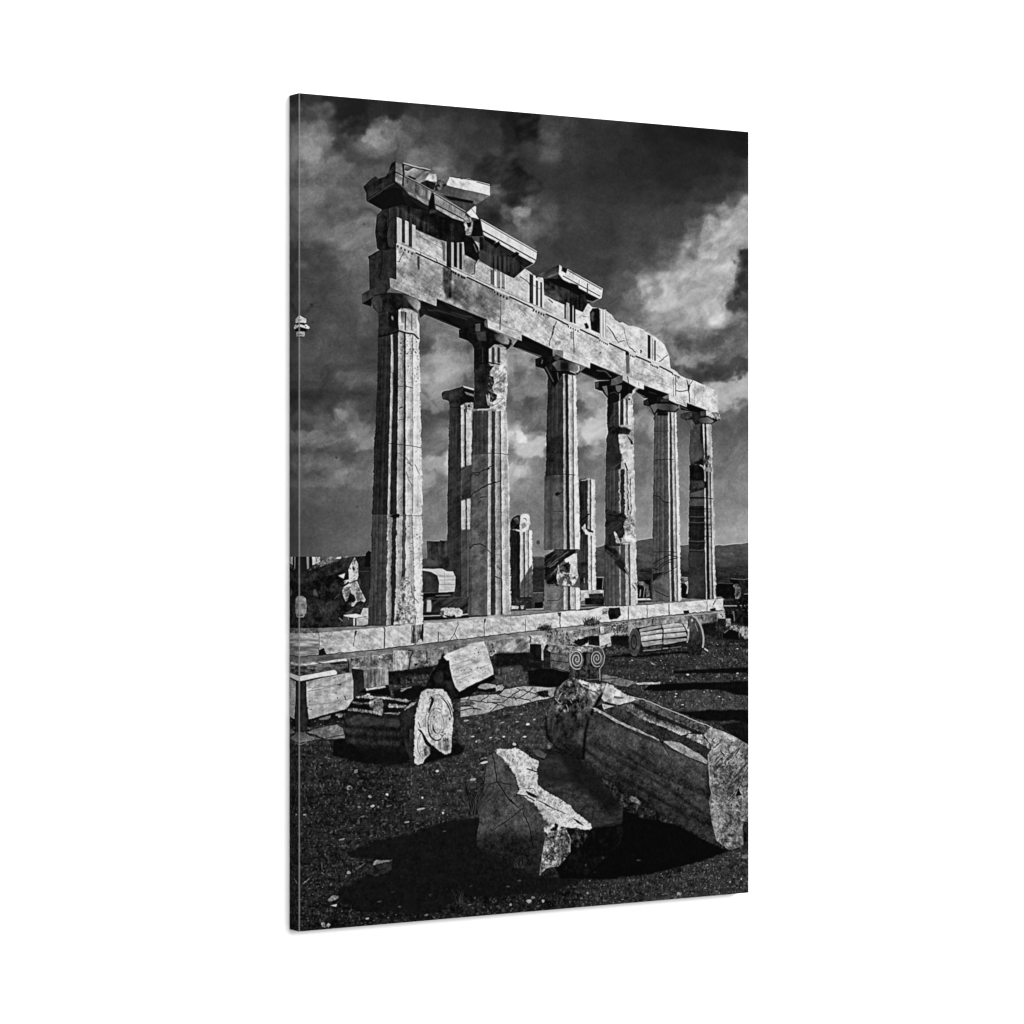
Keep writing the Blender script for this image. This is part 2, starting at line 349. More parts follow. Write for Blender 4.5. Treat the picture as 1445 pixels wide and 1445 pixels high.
def shaft(ys, bs, vals, tex=1., jit=.35, dark=.3, top=None, bot=None):
    """fluted shaft: bs[i] = x of boundary i at the heights ys; vals[i] = (left, right) of the strip between i and i+1"""
    assert len(bs) == len(vals)+1, (bs[0], len(bs), len(vals))
    ys = np.array(ys, float)
    L = list(zip(bs[0], ys)); R = list(zip(bs[-1], ys))
    if bot: L[-1] = (bs[0][-1], bot[0]); R[-1] = (bs[-1][-1], bot[1])
    if top: L[0] = (bs[0][0], top[0]); R[0] = (bs[-1][0], top[1])
    def f(X, Y):
        y0 = int(round(float(0)))
        b = [np.interp(Y, ys, q).astype(np.float32) for q in bs]
        V = np.full(X.shape, vals[0][0], np.float32)
        t = np.clip((X-b[0])/np.maximum(b[1]-b[0], .1), 0, 1)
        V = vals[0][0]+(vals[0][1]-vals[0][0])*t
        if vals[0][0] < .35 and bs[1][0]-bs[0][0] > 8:
            fl = (1-(1-t)**1.6)*3.6; s = fl-np.floor(fl); V = V*(1+.34*(s-.5)*np.clip(t*6, 0, 1)*np.clip((1-t)*8, 0, 1))
        for i in range(1, len(vals)):
            t = np.clip((X-b[i])/np.maximum(b[i+1]-b[i], .1), 0, 1)
            w = np.interp(Y, ys, np.ones(len(ys)))
            a = np.clip((X-b[i]+JIT(X, Y)*jit)/.9+.5, 0, 1)
            p = vals[i][0]+(vals[i][1]-vals[i][0])*t**1.5
            if vals[i][0] > .5: p = p+.07*np.exp(-(t/.16)**2)-.05*np.exp(-((t-.78)/.16)**2)
            V = V*(1-a)+a*p
        T = TEX(X, Y)
        return V+T*tex*(.18+V*.9)
    poly(L+R[::-1], f, wob=.5)
_TJ = {}
def _look(name, X, Y):
    # fields are stored per print dot; X, Y come as sub-windows of PX, PY
    h, w = X.shape
    q = P([(float(X[0, 0]), float(Y[0, 0]))])[0]
    x0, y0 = int(round(q[0]-.5)), int(round(q[1]-.5))
    return _TJ[name][y0:y0+h, x0:x0+w]
def JIT(X, Y):
    if 'j' not in _TJ: _TJ['j'] = noise(8, 12, 0, seed=31, octv=3, gain=.8)
    return _look('j', X, Y)
def TEX(X, Y):
    if 't' not in _TJ: _TJ['t'] = .075*noise(16, 40, 0, seed=32, octv=5, gain=.75)+.035*N('u')+.04*N('r')+.03*N('h')+.05*N('q')+.03*N('fl')
    return _look('t', X, Y)

def paint_far():
    # hills
    hill = 'p 422,786 470,787 503,789 515,790 600,788 700,786 760,785 768,786 845,772 855,769 880,764 900,763 921,760 930,765 958,770 972,769 1010,770 1020,770 1036,768 1057,766 1057,860 422,860'
    zp(hill, ((760, 765, .33), (760, 840, .2)), (('hh', .03), ('m', .02), ('f', .02)), wob=.4)
    zp('p 422,791 503,791 540,805 600,800 768,800 768,860 422,860', .16, (('hh', .025), ('f', .02)), soft=4)
    zp('p 903,800 960,806 1057,798 1057,850 903,850', .17, (('hh', .04), ('f', .02)), soft=8)
    for x, y, w in ((907, 801, 4), (1020, 783, 4), (1037, 810, 5), (1044, 811, 3), (908, 808, 8), (985, 800, 3), (1024, 774, 2), (900, 800, 3), (762, 822, 4), (765, 830, 6), (905, 790, 4)):
        blob(x, y, w/2, .45, .36, n=6, op=.7)
    zp('p 752,782 768,780 768,786 752,788', .5, (('f', .05),), soft=3, op=.5)
def paint_back():
    # mirrored-off far objects on the left, wall of dark stone behind the stylobate
    zp('p 493,786 524,784 524,890 493,890', .14, DK)
    zp('p 516,781 520,777 524,779 524,800 515,800', .07, (), wob=.4)
    # dark block left of column 2
    zp('H 925,1205 1240,1205 1240,1445 925,1445', .2, (('v', .06), ('r2', .06)), wob=.4)
    zp('J 0,750 160,755 150,870 150,1120 0,1110', ((621, 770, .16), (638, 770, .27)), (('v', .05), ('r2', .06)), wob=.5)
    zp('J 0,950 130,960 120,1110 0,1110', .14, (('r2', .07),), soft=4)
    zp('J 150,760 200,780 210,1445 150,1445', .12, DK)
    # inner column (behind column 1 and 2)
    shaft([578, 600, 640, 690, 740, 770, 842], [[633.6, 633.5, 632.8, 632, 631.3, 631, 640], [650.6, 650.6, 650.6, 650.6, 650.8, 651, 651], [655, 655.2, 655, 656.5, 657, 657.5, 657.5], [657.5, 657.8, 658, 658.5, 659, 660, 660], [666, 665.8, 665.6, 665, 662.8, 662, 661]],
          [(.2, .15), (.68, .62), (.18, .2), (.62, .82)], bot=(842, 842))
    zp('p 650.5,660 655,658.5 666,655.5 666,702 660,704 650.5,707', ((655, 660, .26), (655, 700, .22)), DK+(('u', .04),), soft=1.5)
    zp('p 650.5,748 663,747 663,842 650,842', .25, DK+(('u', .04),), soft=2)
    zl('p 660.4,746 660.6,800 660.2,842', .7, .5)
    zp('p 632,640 651,640 651,790 632,790', ((632, 700, .17), (650, 700, .21)), DK+(('u', .03), ('r2', .04)), op=.5)
    zp('p 640,790 651,790 651,842 640,842', .17, DK)
    # its capital
    zp('I 25,225 50,205 300,135 440,160 440,345 330,345 280,375 275,420 135,405 120,330 95,315 40,300', ((625, 560, .24), (660, 560, .1)), DK+(('r2', .05),), wob=.4)
    zp('I 300,130 440,165 440,190 310,150', .75); zp('I 320,205 440,240 440,270 345,240', .45)
    zp('I 260,270 440,275 440,340 270,360', .08, ()); zp('I 320,350 415,345 435,380 425,440 345,430', .6, ST2, wob=.5)
    blob(661.5, 573, 2, 2.4, .1); blob(658, 577, 1, 5, .2); zp('I 270,385 320,370 320,430 285,440', .6, ST2, wob=.6)
    zp('I 130,400 275,400 275,520 130,520', ((634, 580, .2), (650, 580, .14)), DK); zl('I 135,400 275,405', 1, .08)
    # short column between 2 and 3
    shaft([748, 790, 842], [[719.5, 720, 720.5], [733.8, 734, 734], [738.5, 739, 739.5], [740.6, 741, 741.3], [745, 745.5, 745.8], [746.2, 746.6, 747], [750.8, 751, 751.3]],
          [(.16, .1), (.7, .62), (.12, .2), (.75, .66), (.3, .3), (.85, .85)])
    zp('p 734,823 751,796 752,842 733,842', .25, DK+(('u', .04),), soft=1.5, op=.85)
    zp('J 905,500 950,440 1000,425 1030,430 1035,600 1000,620 905,600', .12, (('r2', .12),), wob=.6)
    zp('J 940,470 1000,450 1030,520 1000,540', .4, (('r', .25),), op=.7)
    zp('J 1035,440 1055,400 1140,405 1155,450 1150,570 1135,620 1040,635 1020,610 1025,520', .74, (('r2', .1), ('r', .08)), wob=.6)
    zp('J 1040,540 1090,520 1110,570 1060,600', .42, ST2, soft=2, op=.8); zl('J 1070,470 1095,465 1110,490', 1.2, .3)
    zp('J 970,600 1040,620 1030,640 970,620', .75, ST2)
    # stub behind column 3
    shaft([676, 730, 752, 758], [[817, 817.6, 818, 818], [829.4, 829.5, 829.5, 829], [832.6, 832.5, 832.5, 832.5], [834.4, 834.2, 834, 834], [839.6, 839.7, 839.5, 839]],
          [(.13, .17), (.62, .55), (.13, .16), (.8, .74)])
    zp('L 610,355 620,340 740,315 810,325 800,345 740,335', .66, ST2, wob=.8)
    shaft([754, 800, 834], [[817.5, 816.5, 816], [829.8, 830, 830], [834, 834.3, 834.5], [835.3, 835.6, 836], [840.3, 840.6, 841.2]],
          [(.22, .2), (.78, .66), (.35, .4), (.8, .72)])
    zl('L 610,870 740,770', 2.2, .08, jit=.4); zl('L 620,940 690,860', 2, .1, jit=.3)
    zp('L 640,950 690,880 700,960 760,1000 800,1005 810,1040 700,1040', .66, ST2, wob=.5)
    zp('L 690,900 720,960 790,990 790,1010 730,1000 690,960', .07, ())
    zp('M 620,300 715,300 715,660 620,660', .2, DK+(('gu', .05),)); zl('M 640,470 715,430', 1, .08)
    zl('M 672,500 675,570', .8, .6); zp('M 660,590 715,580 715,655 660,655', .33, ST2, op=.6)
    # small dark block right of the stub, low walls behind
    zp('M 825,490 930,490 925,650 825,650', .06, ()); zl('M 830,494 930,494', 1.2, .62); zl('M 915,500 905,640', 1, .5)
    zp('p 893,820 918,818 918,850 893,850', .05, (('r2', .05),))
    zp('p 903,821 908,820 916,826 918,842 912,843 909,830', .55, (('r', .2), ('r2', .1)), op=.6, wob=.5)
    zp('p 900,820 906,821 907,826 902,826', .55, (('r', .2),), op=.6)
    zl('p 904,832 903,842', 1.2, .6); zl('p 910,828 908,843', 1, .5)
    zp('p 960,814 971,814.5 971,824 961,823', .36, ST2); zl('p 960,814.5 971,815', .8, .55)
    zp('p 960.5,823 972,824 969,846 960,846', .05, ()); zp('p 966,822 971,820 973,826 970,838 968,838 970,828', .6, ST2, wob=.4)
    # blocks on the right edge
    zp('p 1010,824 1035,823 1044,828 1046,842 1040,852 1022,850 1010,846', .05, (('r2', .05),), wob=.6)
    zp('p 1034,825 1041,824 1046,832 1046,842 1040,850 1036,840 1038,834', .5, (('r', .2), ('r2', .12)), wob=.8)
    zp('p 1030,817 1040,816 1057,816 1057,850 1046,846 1045,830 1042,824 1030,824', .15, (('m', .03), ('f', .03)), wob=.4)
    zp('p 1030,817 1042,819 1042,824 1030,823', .05, ()); zl('p 1031,816.5 1050,818 1057,816.5', .9, .42)
    zp('p 1050,838 1057,837 1057,850 1050,850', .07, ()); zl('p 1050,838.5 1057,838', .9, .55)
    zl('p 1012,823 1034,823.5', .9, .3, jit=.3)

def paint_columns():
    # ---- column 6 (farthest)
    shaft([598, 620, 638, 656], [[974, 973.5, 972.7, 974], [988.5, 988, 992, 993], [991.8, 992.2, 993, 994], [994, 994.4, 994.5, 995], [996.6, 997.3, 997.8, 998], [999, 999.5, 999.8, 1000], [1003.6, 1004.4, 1004.8, 1004.5]],
          [(.2, .24), (.1, .1), (.7, .66), (.14, .16), (.68, .62), (.6, .68)], jit=.3)
    zp('O 665,340 760,340 790,420 790,520 770,590 660,590 680,530 665,450', .25, DK+(('r2', .04),)); zp('O 660,600 835,600 850,740 700,850 660,800', .25, DK)
    zp('O 690,850 850,780 910,740 930,800 920,860 820,880', .08, (('r', .02),), wob=.5)
    zp('O 835,790 890,760 930,770 925,840 890,880 840,870', .33, ST2, wob=.5); zp('O 900,790 940,770 935,860 895,880', .5, ST2)
    shaft([656, 680, 700, 775, 810, 845], [[973, 973, 972.7, 972, 971.5, 971], [993.5, 994, 994, 994.8, 995.5, 996.5], [995.6, 996, 996, 996.8, 997, 998], [998.7, 999.2, 999.5, 1000.5, 1001.2, 1002], [1001.6, 1002, 1002.6, 1004, 1004.4, 1005.4], [1003, 1003.2, 1003.8, 1005, 1006, 1007.3], [1005.5, 1006.2, 1007, 1008.6, 1009.6, 1010.7]],
          [(.13, .12), (.7, .6), (.1, .13), (.58, .5), (.15, .2), (.72, .68)], jit=.25)
    zp('O 660,920 700,870 790,870 840,930 840,1060 690,1060 665,1060', .07, (('r', .03),), wob=.4); zl('O 790,870 830,890 850,930', 1.6, .62); zp('O 850,905 950,890 950,960 850,950', .58, ST2)
    zp('O 690,1075 840,1070 890,1080 890,1150 700,1170', .24, (('r2', .1),), wob=.5); zp('O 850,1080 885,1075 885,1160 850,1165', .06, ())
    zp('O 660,1230 845,1180 845,1275 660,1275', .27, DK); zl('O 660,1280 800,1283 960,1300', 1.1, .06)
    zp('O 660,1300 850,1300 850,1390 660,1390', .26, DK+(('h', .03),)); 
    for y, t, v in ((718, 3, .07), (722, 2, .1), (731, 2, .06), (740, 5, .09), (746, 3, .12), (757, 4, .09), (766, 1.2, .05), (772, 1.2, .09)):
        zl('p 972,%g 983,%g 995,%g' % (y-.5, y+.6, y), t, v, op=.7, soft=1.5, jit=.3); zl('p 995,%g 1004,%g' % (y, y+.4), t*.6, v, op=.28, soft=1)
    for y in (729, 737, 763.5, 776): zl('p 972,%g 985,%g 995,%g' % (y, y+.8, y), 1.6, .3, op=.7, soft=1)
    zp('p 972,779 995,779 996,845 971,845', .22, DK+(('m', .03),), op=.7); zl('p 996,780 998,845', 1.8, .6, op=.0)
    # ---- column 5
    shaft([582, 605, 650, 700, 760, 805, 849], [[923.5, 923, 922.5, 921.6, 920.8, 920.3, 920.2], [942.4, 942.6, 943, 943.8, 944, 944.6, 945.5], [944.5, 945, 945.2, 945.6, 946, 946.8, 948], [947.5, 948, 948.4, 949.5, 950.4, 951.2, 952.2], [951, 951.6, 952, 953, 953.8, 954.6, 955.4], [952, 952.6, 953.4, 954.6, 955.4, 956.6, 957.4], [954.6, 955, 957, 958.2, 959.6, 960.4, 961.3]],
          [(.27, .31), (.72, .64), (.22, .25), (.66, .58), (.42, .42), (.8, .76)], jit=.25, bot=(849.5, 848))
    zl('O 205,810 300,798 390,795 450,800', .8, .1); zl('p 921,779 945,778.5 955,779.5', .8, .1, op=.8); zl('O 215,440 400,435', .7, .12, op=.6)
    for s in ('Q 190,780 280,720 400,660 510,690', 'Q 190,830 250,840 310,770 420,720 505,700', 'Q 220,850 270,850 330,790 420,750', 'O 200,1260 270,1270 330,1340 400,1350'):
        zl(s, 1.3, .1, jit=.3, op=.8)
    zp('Q 190,900 260,890 340,880 240,950 190,1010', .09, (), soft=1, op=.9); zl('Q 200,990 300,920 420,860 510,800', .9, .1, jit=.3, op=.8)
    zp('Q 200,1000 400,900 410,1250 190,1250', .36, DK+(('d2', .05),), soft=3, op=.75)
    zl('Q 220,1120 330,1170 400,1200', 1.4, .16, soft=1, jit=.4)
    # ---- column 4
    shaft([563, 604], [[857, 857], [873.2, 873.5], [875, 874.6], [880, 879.8], [883, 885], [886.2, 886], [893, 893.8]], [(.17, .22), (.72, .6), (.17, .22), (.74, .6), (.3, .35), (.78, .74)])
    shaft([600, 640, 700, 770, 855], [[857.5, 855.5, 854.6, 853.6, 852.8], [874, 874, 874.5, 876, 884], [893.8, 894, 895.5, 897.5, 899.4]], [(.18, .17), (.6, .7)], jit=1.5)
    zp('K 985,930 1130,925 1200,930 1275,975 1240,1020 1180,1020 990,1010', .09, (('r', .04), ('q', .05)), wob=.5, soft=2.5, op=.9); zp('K 1275,980 1300,960 1300,1150 1250,1060', .6, ST2, wob=.5)
    zp('K 1215,1030 1290,1110 1295,1150 1270,1150', .08, ())
    zp('K 1120,1060 1200,1030 1260,1090 1265,1180 1300,1280 1300,1445 1200,1445 1130,1300', .66, (('r2', .12), ('r', .1), ('u', .05)), wob=1.1, noisy=('r', .9, 1.1))
    zp('K 955,1050 1110,1060 1130,1290 1090,1400 955,1445', .18, (('r2', .06), ('m', .03)), wob=.8)
    zl('K 1020,1445 1100,1400 1140,1340', 1.3, .06)
    shaft([664, 700, 727], [[855, 854.5, 854.3], [873.5, 874, 874.2], [876, 876, 875.8], [881.2, 881.3, 882], [884, 885.5, 885.5], [886.4, 887.2, 887], [889, 889.5, 889.8], [890.6, 891, 891.2], [893.8, 895.6, 896.3]],
          [(.22, .26), (.62, .56), (.18, .2), (.7, .62), (.42, .38), (.68, .74), (.44, .4), (.7, .7)], jit=.9, top=(666, 660))
    zp('L 950,0 1150,0 1150,110 1000,210 950,240', .17, (('r2', .05),)); zl('L 1000,215 1090,150 1170,80', .8, .3, jit=.4)
    zp('L 1160,20 1290,20 1310,300 1270,330 1210,220 1180,110', .72, (('r2', .09), ('u', .06)), wob=.8); zl('L 1190,120 1225,220', 2, .12); zl('L 1230,650 1240,720', 2, .1)
    zp('L 945,700 1170,770 1220,820 1190,900 1200,1000 1170,1060 1120,1100 1060,990 945,1000', .15, (('u', .05), ('r2', .05)), wob=.8)
    zl('L 960,780 1150,800 1225,825', 1.6, .05, jit=.4); zl('L 950,870 1120,850 1190,900', 2.4, .1, soft=2, jit=.4)
    zp('L 1190,840 1310,830 1325,1000 1320,1130 1240,1150 1190,1100 1180,960', .62, (('r', .2), ('r2', .14)), wob=.8)
    zp('L 1040,990 1075,995 1110,1090 1160,1150 1080,1150 1065,1060', .64, (('r', .12),), wob=.6)
    shaft([767, 800, 856], [[853.6, 853, 852.6], [873.8, 874.3, 874.5], [875.6, 876, 876.2], [882, 882.6, 883], [886, 886.8, 887.5], [889, 889.6, 890.4], [896.8, 897.8, 899.5]],
          [(.25, .32), (.56, .5), (.28, .3), (.62, .66), (.3, .36), (.7, .74)], bot=(855.5, 853.5), top=(767, 766))
    zp('L 945,1000 1040,1000 1070,1150 1130,1150 1130,1180 945,1180', .17, DK+(('u', .03),)); zl('L 1160,1150 1250,1150', 1.4, .74)
    zp('L 930,1160 960,1160 1060,1210 1140,1300 1190,1400 1180,1445 1080,1380 940,1260', .12, (('d', .08), ('r2', .07), ('q', .05)), soft=3.5, op=.75)
    zp('M 1050,300 1130,250 1190,330 1190,360 1250,480 1130,390', .11, (('d', .05),), soft=1.5, wob=.4); zl('M 1185,370 1250,490', 1.4, .5, jit=.3)
    zp('M 1270,580 1340,560 1345,660 1310,650', .5, (('r', .25),), wob=.7); zl('M 1290,590 1330,660', .9, .15)
    # ---- column 3
    shaft([528, 545, 600, 670, 735, 776], [[773.5, 773, 771.6, 769.8, 768.2, 767.8], [795, 794.9, 795, 795.2, 795.3, 795.2], [797.6, 798, 798.3, 798.5, 799.4, 799.8], [801.6, 801.6, 802.4, 803, 803.7, 804.2], [807.5, 807.8, 808, 808, 809, 809.4], [809, 809.2, 809.6, 810, 810.6, 811.2], [812.6, 813, 814, 816, 817.4, 818.3]],
          [(.15, .2), (.6, .52), (.15, .17), (.7, .6), (.35, .38), (.78, .82)], jit=.3, bot=(776, 775.6))
    zp('p 768,672 795,669 795,776 767,776', ((780, 668, .22), (780, 700, .34), (780, 776, .37)), DK+(('v', .03), ('r2', .03)), op=.85, soft=2); zl('L 185,280 260,265 410,262 490,270 560,275', .9, .1, op=.85)
    zl('L 260,735 410,738', .7, .12, op=.7); blob(786, 697.5, 3.6, 2.6, .1, soft=1, wob=.2); zl('L 330,520 400,490', 1.6, .14, soft=1)
    zp('p 776,675 780,675 779,776 776,776', .22, (), soft=3, op=.6)
    zp('K 200,1050 400,1050 400,1290 195,1445', .14, DK+(('r2', .04),), soft=4, op=.7)
    # broken drum under it
    zp('M 165,215 300,150 585,150 585,440 610,490 620,910 160,915 165,520', .33, DK)
    zp('M 170,230 280,150 580,150 540,200 420,270 360,330 320,440 330,580 200,580 165,500', .15, (('gu', .13), ('r', .04)), wob=.5)
    zl('M 290,145 600,145', 1.6, .05)
    for s, v in (('M 200,360 330,260 470,170', .34), ('M 230,370 340,290', .4), ('M 180,430 310,350', .09), ('M 200,300 330,200', .08)): zl(s, 1.3, v, jit=.3, soft=1)
    zp('M 420,270 540,195 580,185 585,440 600,470 480,480 500,330 430,300', .72, (('r2', .1), ('r', .06), ('q', .08)), wob=.44)
    zp('M 335,340 350,330 360,420 480,440 560,470 600,480 540,600 400,610 340,590 320,500', .58, (('r', .25), ('q', .2), ('r2', .12)), wob=.44, noisy=('r', 1.2, 1.2))
    zp('M 360,420 370,350 430,320 475,292 488,345 470,372 482,410 450,445 420,420', .18, (('r', .14), ('q', .14)), wob=.44)
    blob(779, 823, 3, 2., .06, wob=.4, soft=1); blob(786.5, 825.5, 2, 1.4, .08, wob=.4, soft=1)
    shaft([829, 861], [[768.3, 767.5], [795.6, 795.4], [801.5, 801], [804.8, 805], [811, 811.2], [812.4, 812.8], [818, 819]], [(.42, .38), (.72, .55), (.26, .26), (.74, .68), (.47, .52), (.8, .82)], top=(826, 829), bot=(861.5, 860))
    zp('M 190,600 330,640 420,640 410,690 190,690', .42, (('r2', .08),), wob=.6, soft=1, op=.8)
    zl('M 200,790 320,790 400,740', 1, .17, jit=.4, op=.8)
    # ---- column 2
    shaft([510, 536], [[670, 669], [689.6, 689.8], [694, 693.6], [698, 697.6], [704.5, 704.6], [706, 705.6], [713.6, 714.4]], [(.13, .1), (.6, .45), (.16, .2), (.72, .55), (.3, .3), (.74, .82)])
    shaft([514, 545, 577], [[669, 669.5, 668], [690, 690, 690], [692, 692, 692], [715, 716, 714]], [(.13, .17), (.3, .5), (.6, .72)], jit=1.6)
    zp('F 690,1260 760,1240 855,1180 860,1445 640,1445 650,1350', .64, (('r', .18), ('r2', .12), ('u', .07)), wob=.8)
    zp('I 640,0 860,0 865,230 830,300 850,470 760,470 680,430 640,380 600,330 630,200', .62, (('r', .16), ('r2', .12), ('u', .06)), wob=.9)
    zp('I 645,5 690,15 703,85 672,150 690,220 735,250 722,312 680,342 640,330 648,262 615,205 625,115', .17, (('qd', .16), ('q', .12)), wob=.44)
    for s in ('I 700,120 760,80 800,30', 'I 700,180 780,130', 'I 660,400 760,340 820,270', 'I 730,300 790,290', 'F 680,1300 760,1270', 'F 700,1400 800,1330'): zl(s, 1, .3, jit=.6, op=.6)
    zp('F 450,1230 700,1230 640,1300 640,1445 450,1445', .15, DK+(('u', .04),)); zp('I 450,0 640,0 610,130 590,250 620,380 450,430', .14, DK+(('r2', .03),))
    zp('I 835,140 860,130 865,240 830,260', .7, ST); zl('I 600,240 610,330 625,380', 1.3, .6); zl('F 500,1200 640,1185 770,1215', 1.8, .07)
    shaft([577, 640, 690, 760, 820, 868], [[667, 665.4, 664.5, 663.6, 662.6, 661], [689, 688.8, 688.6, 688.4, 687.8, 687.6], [693.8, 693.5, 693, 692.8, 692.4, 692.4], [698.8, 698.6, 698.7, 699, 699.2, 699.4], [705, 705.5, 705.8, 706.4, 706.6, 707], [706.8, 707.2, 707.6, 708, 708.8, 709.2], [714, 714.4, 714.8, 715.2, 715.8, 716.4], [715, 716.4, 718.2, 719.2, 720.4, 721]],
          [(.22, .25), (.62, .55), (.2, .25), (.6, .52), (.24, .28), (.72, .64), (.55, .86)], jit=.3, top=(580, 580), bot=(868.5, 867))
    zp('p 666,642 688.5,640 687,868 661,868', .37, DK+(('u', .025), ('m', .03), ('r2', .04)), op=.75, soft=1.5)
    zp('p 664,770 687,768 687,868 661,868', .38, DK+(('u', .025), ('r2', .05)), soft=3, op=.55)
    zp('p 688.3,800 692.6,800 692.4,868 687.6,868', .66, ST); zp('p 661,800 666,800 665,868 661,868', .2, DK, soft=2, op=.6)
    zl('I 480,440 560,430 650,425', 1.2, .75, jit=.3); zl('I 550,430 552,480', 1, .5)
    zl('p 665,641 690,639.5 705,639.5 717,642', .9, .2, op=.8)
    for s, w in (('I 400,1290 430,1240 520,1230 620,1180 700,1140', 1.3), ('I 440,1260 490,1275 520,1240', 1.3), ('I 520,1440 640,1380 780,1345', 1.1), ('J 380,210 450,130 600,50 720,0', 1.4), ('J 520,200 600,185', 1.2), ('J 385,850 430,800 520,790 600,830', 1.5), ('I 600,1200 640,1180', 2.2), ('J 490,270 530,240', 1.6), ('J 620,870 660,920', 1), ('J 700,1200 780,1230', 1.2), ('J 730,1060 790,1130', .8)):
        zl(s, w, .12, jit=.4, op=.85)
    pits(z('J 400,350 600,350 600,1400 380,1400'), 50, (.4, .9), .2, 5, .5); pits(z('J 720,100 900,100 900,1400 720,1400'), 30, (.3, .8), .25, 6, .8)
    pits(z('J 400,600 560,590 600,850 400,850'), 40, (.3, .8), .5, 8, .6)
    # ---- column 1
    shaft([462, 500, 560, 640, 727], [[533.8, 533.3, 531.5, 527.8, 524.8], [551.5, 551.8, 550.8, 548.6, 547], [554, 555, 554.3, 552, 550.3], [561.8, 562, 561.6, 560.6, 559.8], [569.5, 569.8, 569.8, 569, 568.3], [572.6, 572.6, 572.6, 572.2, 572], [581.5, 581.8, 582, 582.2, 582], [583, 583, 583, 583.2, 583.2], [589, 589.6, 590.6, 591, 591.4], [591, 591.6, 593, 594.8, 595.6]],
          [(.14, .16), (.6, .56), (.14, .16), (.62, .5), (.18, .22), (.74, .64), (.45, .5), (.8, .74), (.68, .85)], jit=.32)
    shaft([727, 760, 790, 830, 882], [[524.8, 524, 523, 522, 520.6], [547, 546.8, 546.4, 546, 545], [553.5, 552.8, 552.4, 552, 552], [559.4, 559.2, 559, 558.4, 556], [567.8, 567.4, 567, 566, 565], [572.2, 572.4, 572, 571, 571], [579.5, 580.2, 582.5, 583, 583], [582, 583, 584, 585, 586], [595.6, 595.8, 596, 596.4, 597]],
          [(.23, .27), (.62, .5), (.17, .2), (.66, .6), (.27, .33), (.7, .6), (.55, .5), (.8, .78)], jit=.8, bot=(882.5, 881))
    zp('T 15,900 62,640 108,310 200,300 250,560 300,760 290,905 60,915', .63, (('r', .13), ('q', .15), ('r2', .08)), wob=.44, op=.92); zp('T 20,890 60,680 110,720 150,880', .4, (('r', .2), ('q', .15)), soft=3, op=.75); zp('T 110,540 150,500 140,600 110,620', .22, (('q', .1),), soft=1.5, op=.8); zl('T 230,420 250,560 320,640', 1.2, .45, soft=1, jit=.4); zl('T 60,640 150,740 160,860', 1, .3, jit=.5, op=.7)
    zl('p 525,727 547,726.6 570,727.5 595.6,728', .8, .28, op=.8); zp('H 440,890 560,855 580,870 570,910 530,900 520,930 470,900', .06, (), wob=.4)
    zl('p 528,639.5 548,626 560,627 575,628.5 594,632', .8, .1, op=.7, jit=.3); zl('G 560,590 650,590 745,610', 1, .3, jit=.3); zl('G 570,870 615,850', 1.6, .08)
    for s in ('G 560,1020 625,1005', 'H 555,80 610,110', 'H 660,140 720,240', 'H 670,200 740,250', 'H 770,230 830,350', 'H 440,300 460,350', 'H 560,690 615,640', 'G 460,400 500,440', 'H 660,320 690,400', 'H 690,420 740,500'):
        zl(s, .9, .25, jit=.3, op=.75)
    pits(z('E 575,1200 820,1200 820,1445 575,1445'), 60, (.4, 1.0), .2, 1); pits(z('G 570,60 830,60 830,560 560,560'), 70, (.35, .95), .2, 2); pits(z('G 560,560 840,600 850,1445 550,1445'), 26, (.3, .8), .25, 3)
    pits([(547, 730), (596, 730), (597, 880), (546, 880)], 80, (.4, 1.2), .3, 4, .8, 1.5); pits([(522, 740), (547, 740), (546, 880), (521, 880)], 40, (.4, 1.2), .14, 9, .6)

